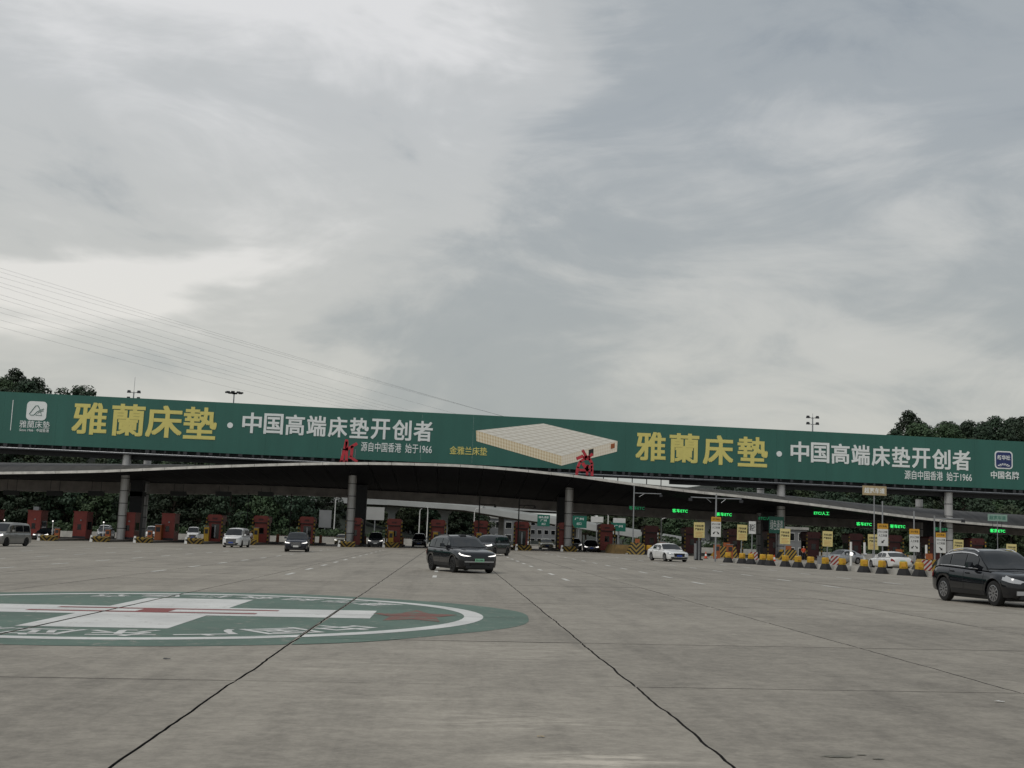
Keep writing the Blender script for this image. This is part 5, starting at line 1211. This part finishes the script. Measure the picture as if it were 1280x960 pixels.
# ------------------------------------------------------------------ trees
def tree_meshes(seed, h, rx, style):
    r_ = random.Random(seed); tb = MB(); cl = []
    low = style == 'low'; style = 'round' if low else style
    th = h * (.42 if style == 'round' else .55)
    bend = Vector((r_.uniform(-.4, .4), r_.uniform(-.4, .4), 0))
    tb.tube([(0, 0, -.6), Vector((0, 0, th*.5)) + bend*.4, Vector((0, 0, th)) + bend, Vector((0, 0, h*.8)) + bend*1.4], [.26, .2, .15, .05], 7)
    ncl = (34 if low else 24) if style == 'round' else 17
    for k in range(ncl):
        a = k * 2.399 + r_.uniform(-.4, .4); f = (k + .5) / ncl
        zz_ = h*(.10 if low else .34 if style == 'round' else .55) + f * h * (.84 if low else .6 if style == 'round' else .42); env = math.sin(min(1, max(.10, 1.08 - f)) * math.pi * .55) if style == 'round' else (.55 + .45*math.sin(f*math.pi))
        rad = rx * env * math.sqrt(r_.uniform(.18, 1)); c = Vector((math.cos(a)*rad, math.sin(a)*rad, zz_)) + bend
        cl.append((c, r_.uniform(.8, 1.45) * (rx / 3.4) * (1 if style == 'round' else .85)))
        s = Vector((0, 0, max(th*.7, min(zz_ - rad*.6, h*.78)))) + bend; tb.tube([s, s.lerp(c, .55) + Vector((0, 0, .15)), c], [.09, .055, .02], 5, False)
    lv, lf = [], []
    for c, rr in cl:
        for i in range(125):
            d = Vector((r_.gauss(0, 1), r_.gauss(0, 1), r_.gauss(0, 1))).normalized(); q = rr * r_.uniform(.35, 1.05) ** .6
            p = c + Vector((d.x*q*1.15, d.y*q*1.15, d.z*q*.72))
            n = (d + Vector((r_.uniform(-.7, .7), r_.uniform(-.7, .7), r_.uniform(-.2, .9)))).normalized(); u = n.orthogonal().normalized(); v = n.cross(u); an = r_.uniform(0, 6.28)
            u, v = u*math.cos(an) + v*math.sin(an), v*math.cos(an) - u*math.sin(an); s = r_.uniform(.16, .34)
            o = len(lv); lv += [p - u*s - v*s*.1, p + v*s*.6, p + u*s, p - v*s*.6]; lf.append((o, o+1, o+2, o+3))
    me = bpy.data.meshes.new('crown'); me.from_pydata([tuple(v) for v in lv], [], lf); me.update()
    return tb.mesh('trunk', 60), me
TM = [tree_meshes(s, h, rx, st) for s, h, rx, st in ((1, 10.5, 3.6, 'round'), (2, 12, 3.4, 'round'), (3, 9, 3.9, 'round'), (4, 13, 3.2, 'tall'), (5, 11, 4.0, 'tall'), (6, 8, 3.0, 'round'), (7, 11, 3.9, 'low'), (8, 9, 4.2, 'low'), (9, 12.5, 3.6, 'low'))]
for i, (a, b_) in enumerate(TM): a.materials.append(M['bark']); b_.materials.append(M['leaf_b'] if i in (2, 5, 7) else M['leaf_a'])
def plant(x, y, i, s, rz, label, group=None, z=None):
    t = thing('tree', label, 'tree', (x, y, hill(x, y) if z is None else z), rz, group); t.scale = (s, s, s)
    put('trunk', TM[i][0], None, t); put('crown', TM[i][1], None, t)
rt = random.Random(21)
for yr, step in ((206, 5.4), (216, 5.2), (228, 5.2), (241, 5.4), (256, 5.8)):
    x = -.44 * yr - 6
    while x < .55 * yr + 8:
        xx = x + rt.uniform(-1.8, 1.8); yy = yr + rt.uniform(-4, 4); x += step
        i = rt.choice((6, 7, 8)) if yr < 240 else rt.choice((0, 1, 2, 6, 7, 8)); s = rt.uniform(.9, 1.2)
        if -22 < xx < 46 and yy < 222: continue
        if -40 < xx < 52 and 222 <= yy < 250: continue
        if 3 < xx < 34: continue
        if xx > 48 and yy < 214 and xx < 64: continue
        if 20 < xx < 56: s *= .75; i = 5
        left = xx < 10
        # keep the sky clear above the billboard except where the crowns show
        if yr > 240 and (-84 < xx < -60 or 70 < xx < 98): s *= .82
        plant(xx, yy, i, s, rt.uniform(0, 6.28), 'leafy green tree on the wooded slope behind the plain red booths' if left else 'leafy green tree on the wooded slope behind the shaded right lanes', 'trees on the left slope' if left else 'trees on the right slope')
for yr in (254, 266, 280):
    x = -36
    while x < 6:
        plant(x + rt.uniform(-1.5, 1.5), yr + rt.uniform(-3, 3), rt.choice((6, 7, 8)), rt.uniform(.85, 1.05), rt.uniform(0, 6.28), 'leafy tree in the dark wood behind the flyover', 'trees behind the flyover'); x += 5.2
for yr in (262, 274):
    x = 30
    while x < 60: plant(x + rt.uniform(-1.5, 1.5), yr, 5, rt.uniform(.9, 1.15), rt.uniform(0, 6.28), 'small leafy tree behind the far road signs', 'trees behind the road signs'); x += 5
# skyline trees
for x, y, i, s, lb, gp in ((-96.5, 262, 1, 1.06, 'dense tall trees breaking the skyline above the company logo', 'skyline trees above the logo'), (-91.5, 263, 0, 1.06, 'dense tall trees breaking the skyline above the company logo', 'skyline trees above the logo'), (-102, 264, 1, 1.0, 'dense tall trees breaking the skyline above the company logo', 'skyline trees above the logo'),
        (-84.8, 270, 4, 1.2, 'flat-topped airy tree peeking above the billboard left of the yellow lettering', None),
        (102.5, 262, 1, 1.12, 'broad rounded tree crown above the right end of the white lettering', None), (106.8, 263, 0, 1.0, 'bushy tree in the dense clump above the right lettering', 'skyline clump above the right lettering'), (111.5, 262, 3, .86, 'bushy tree in the dense clump above the right lettering', 'skyline clump above the right lettering'), (116.0, 263, 0, 1.02, 'bushy tree in the dense clump above the right lettering', 'skyline clump above the right lettering'), (120.2, 262, 1, .92, 'bushy tree in the dense clump above the right lettering', 'skyline clump above the right lettering'),
        (128.3, 262, 3, .90, 'airy tree on the skyline above the blue badge', None), (132, 263, 0, 1.0, 'dense tree on the skyline beyond the badge', None)):
    plant(x, y, i, s, (x * 1.7) % 6.28, lb, gp)
# undergrowth along the foot of the slope
uv_, uf_ = [], []
ru = random.Random(9)
for k in range(26000):
    left = ru.random() < .55
    x = ru.uniform(-110, -8) if left else ru.uniform(30, 125); y = 200.5 + abs(ru.gauss(0, 3.0)); hh = 2.6 + 1.6 * mnoise.noise(Vector((x*.16, y*.1, 1)))
    p = Vector((x, y, hill(x, y) + ru.uniform(0, max(.5, hh)))); n = Vector((ru.gauss(0, 1), ru.gauss(0, 1) - .6, ru.gauss(0, 1) + .4)).normalized(); u = n.orthogonal().normalized(); v = n.cross(u); s = ru.uniform(.15, .38)
    o = len(uv_); uv_ += [p - u*s, p + v*s*.6, p + u*s, p - v*s*.6]; uf_.append((o, o+1, o+2, o+3))
me = bpy.data.meshes.new('undergrowth'); me.from_pydata([tuple(v) for v in uv_], [], uf_); me.update()
tag(put('undergrowth', me, M['leaf_b']), 'tangled green undergrowth along the foot of the wooded slope', 'undergrowth', kind='stuff')

# ------------------------------------------------------------------ litter and stains
def litter(x, y, m, s, label, seed):
    r_ = random.Random(seed); pts = [[(x + (i - 1.5)*s + r_.uniform(-.2, .2)*s, y + (j - 1)*s*.7 + r_.uniform(-.2, .2)*s, gz(x) + .012 + r_.uniform(0, .35)*s) for i in range(4)] for j in range(3)]
    o = MB().grid(pts).build('litter', m); tag(o, label, 'litter')
    md = o.modifiers.new('thick', 'SOLIDIFY'); md.thickness = .003
litter(6.15, 13.1, M['white'], .035, 'crumpled scrap of white paper on the concrete', 1)
litter(.86, 10.38, M['beige'], .02, 'small dry leaf lying on the concrete slab', 2)
litter(-3.6, 16.0, M['steel_dk'], .03, 'dark scrap lying on the slab below the emblem', 3)
def stain(x, y, rx, ry, seed):
    r_ = random.Random(seed); n = 22; pts = [(x + rx*math.cos(6.2832*k/n)*(1 + r_.uniform(-.3, .3)), y + ry*math.sin(6.2832*k/n)*(1 + r_.uniform(-.3, .3))) for k in range(n)]
    b = MB(); b.add([(a, c, gz(a) + .004) for a, c in pts], [tuple(range(n))]); o = b.build('oil_stain', mat('oil_stain_%d' % seed, (.115, .105, .075), .5, var=.5, scale=9), ground)
stain(3.2, 9.66, .13, .05, 1); stain(3.42, 9.75, .04, .02, 2); stain(3.5, 9.58, .05, .02, 3)
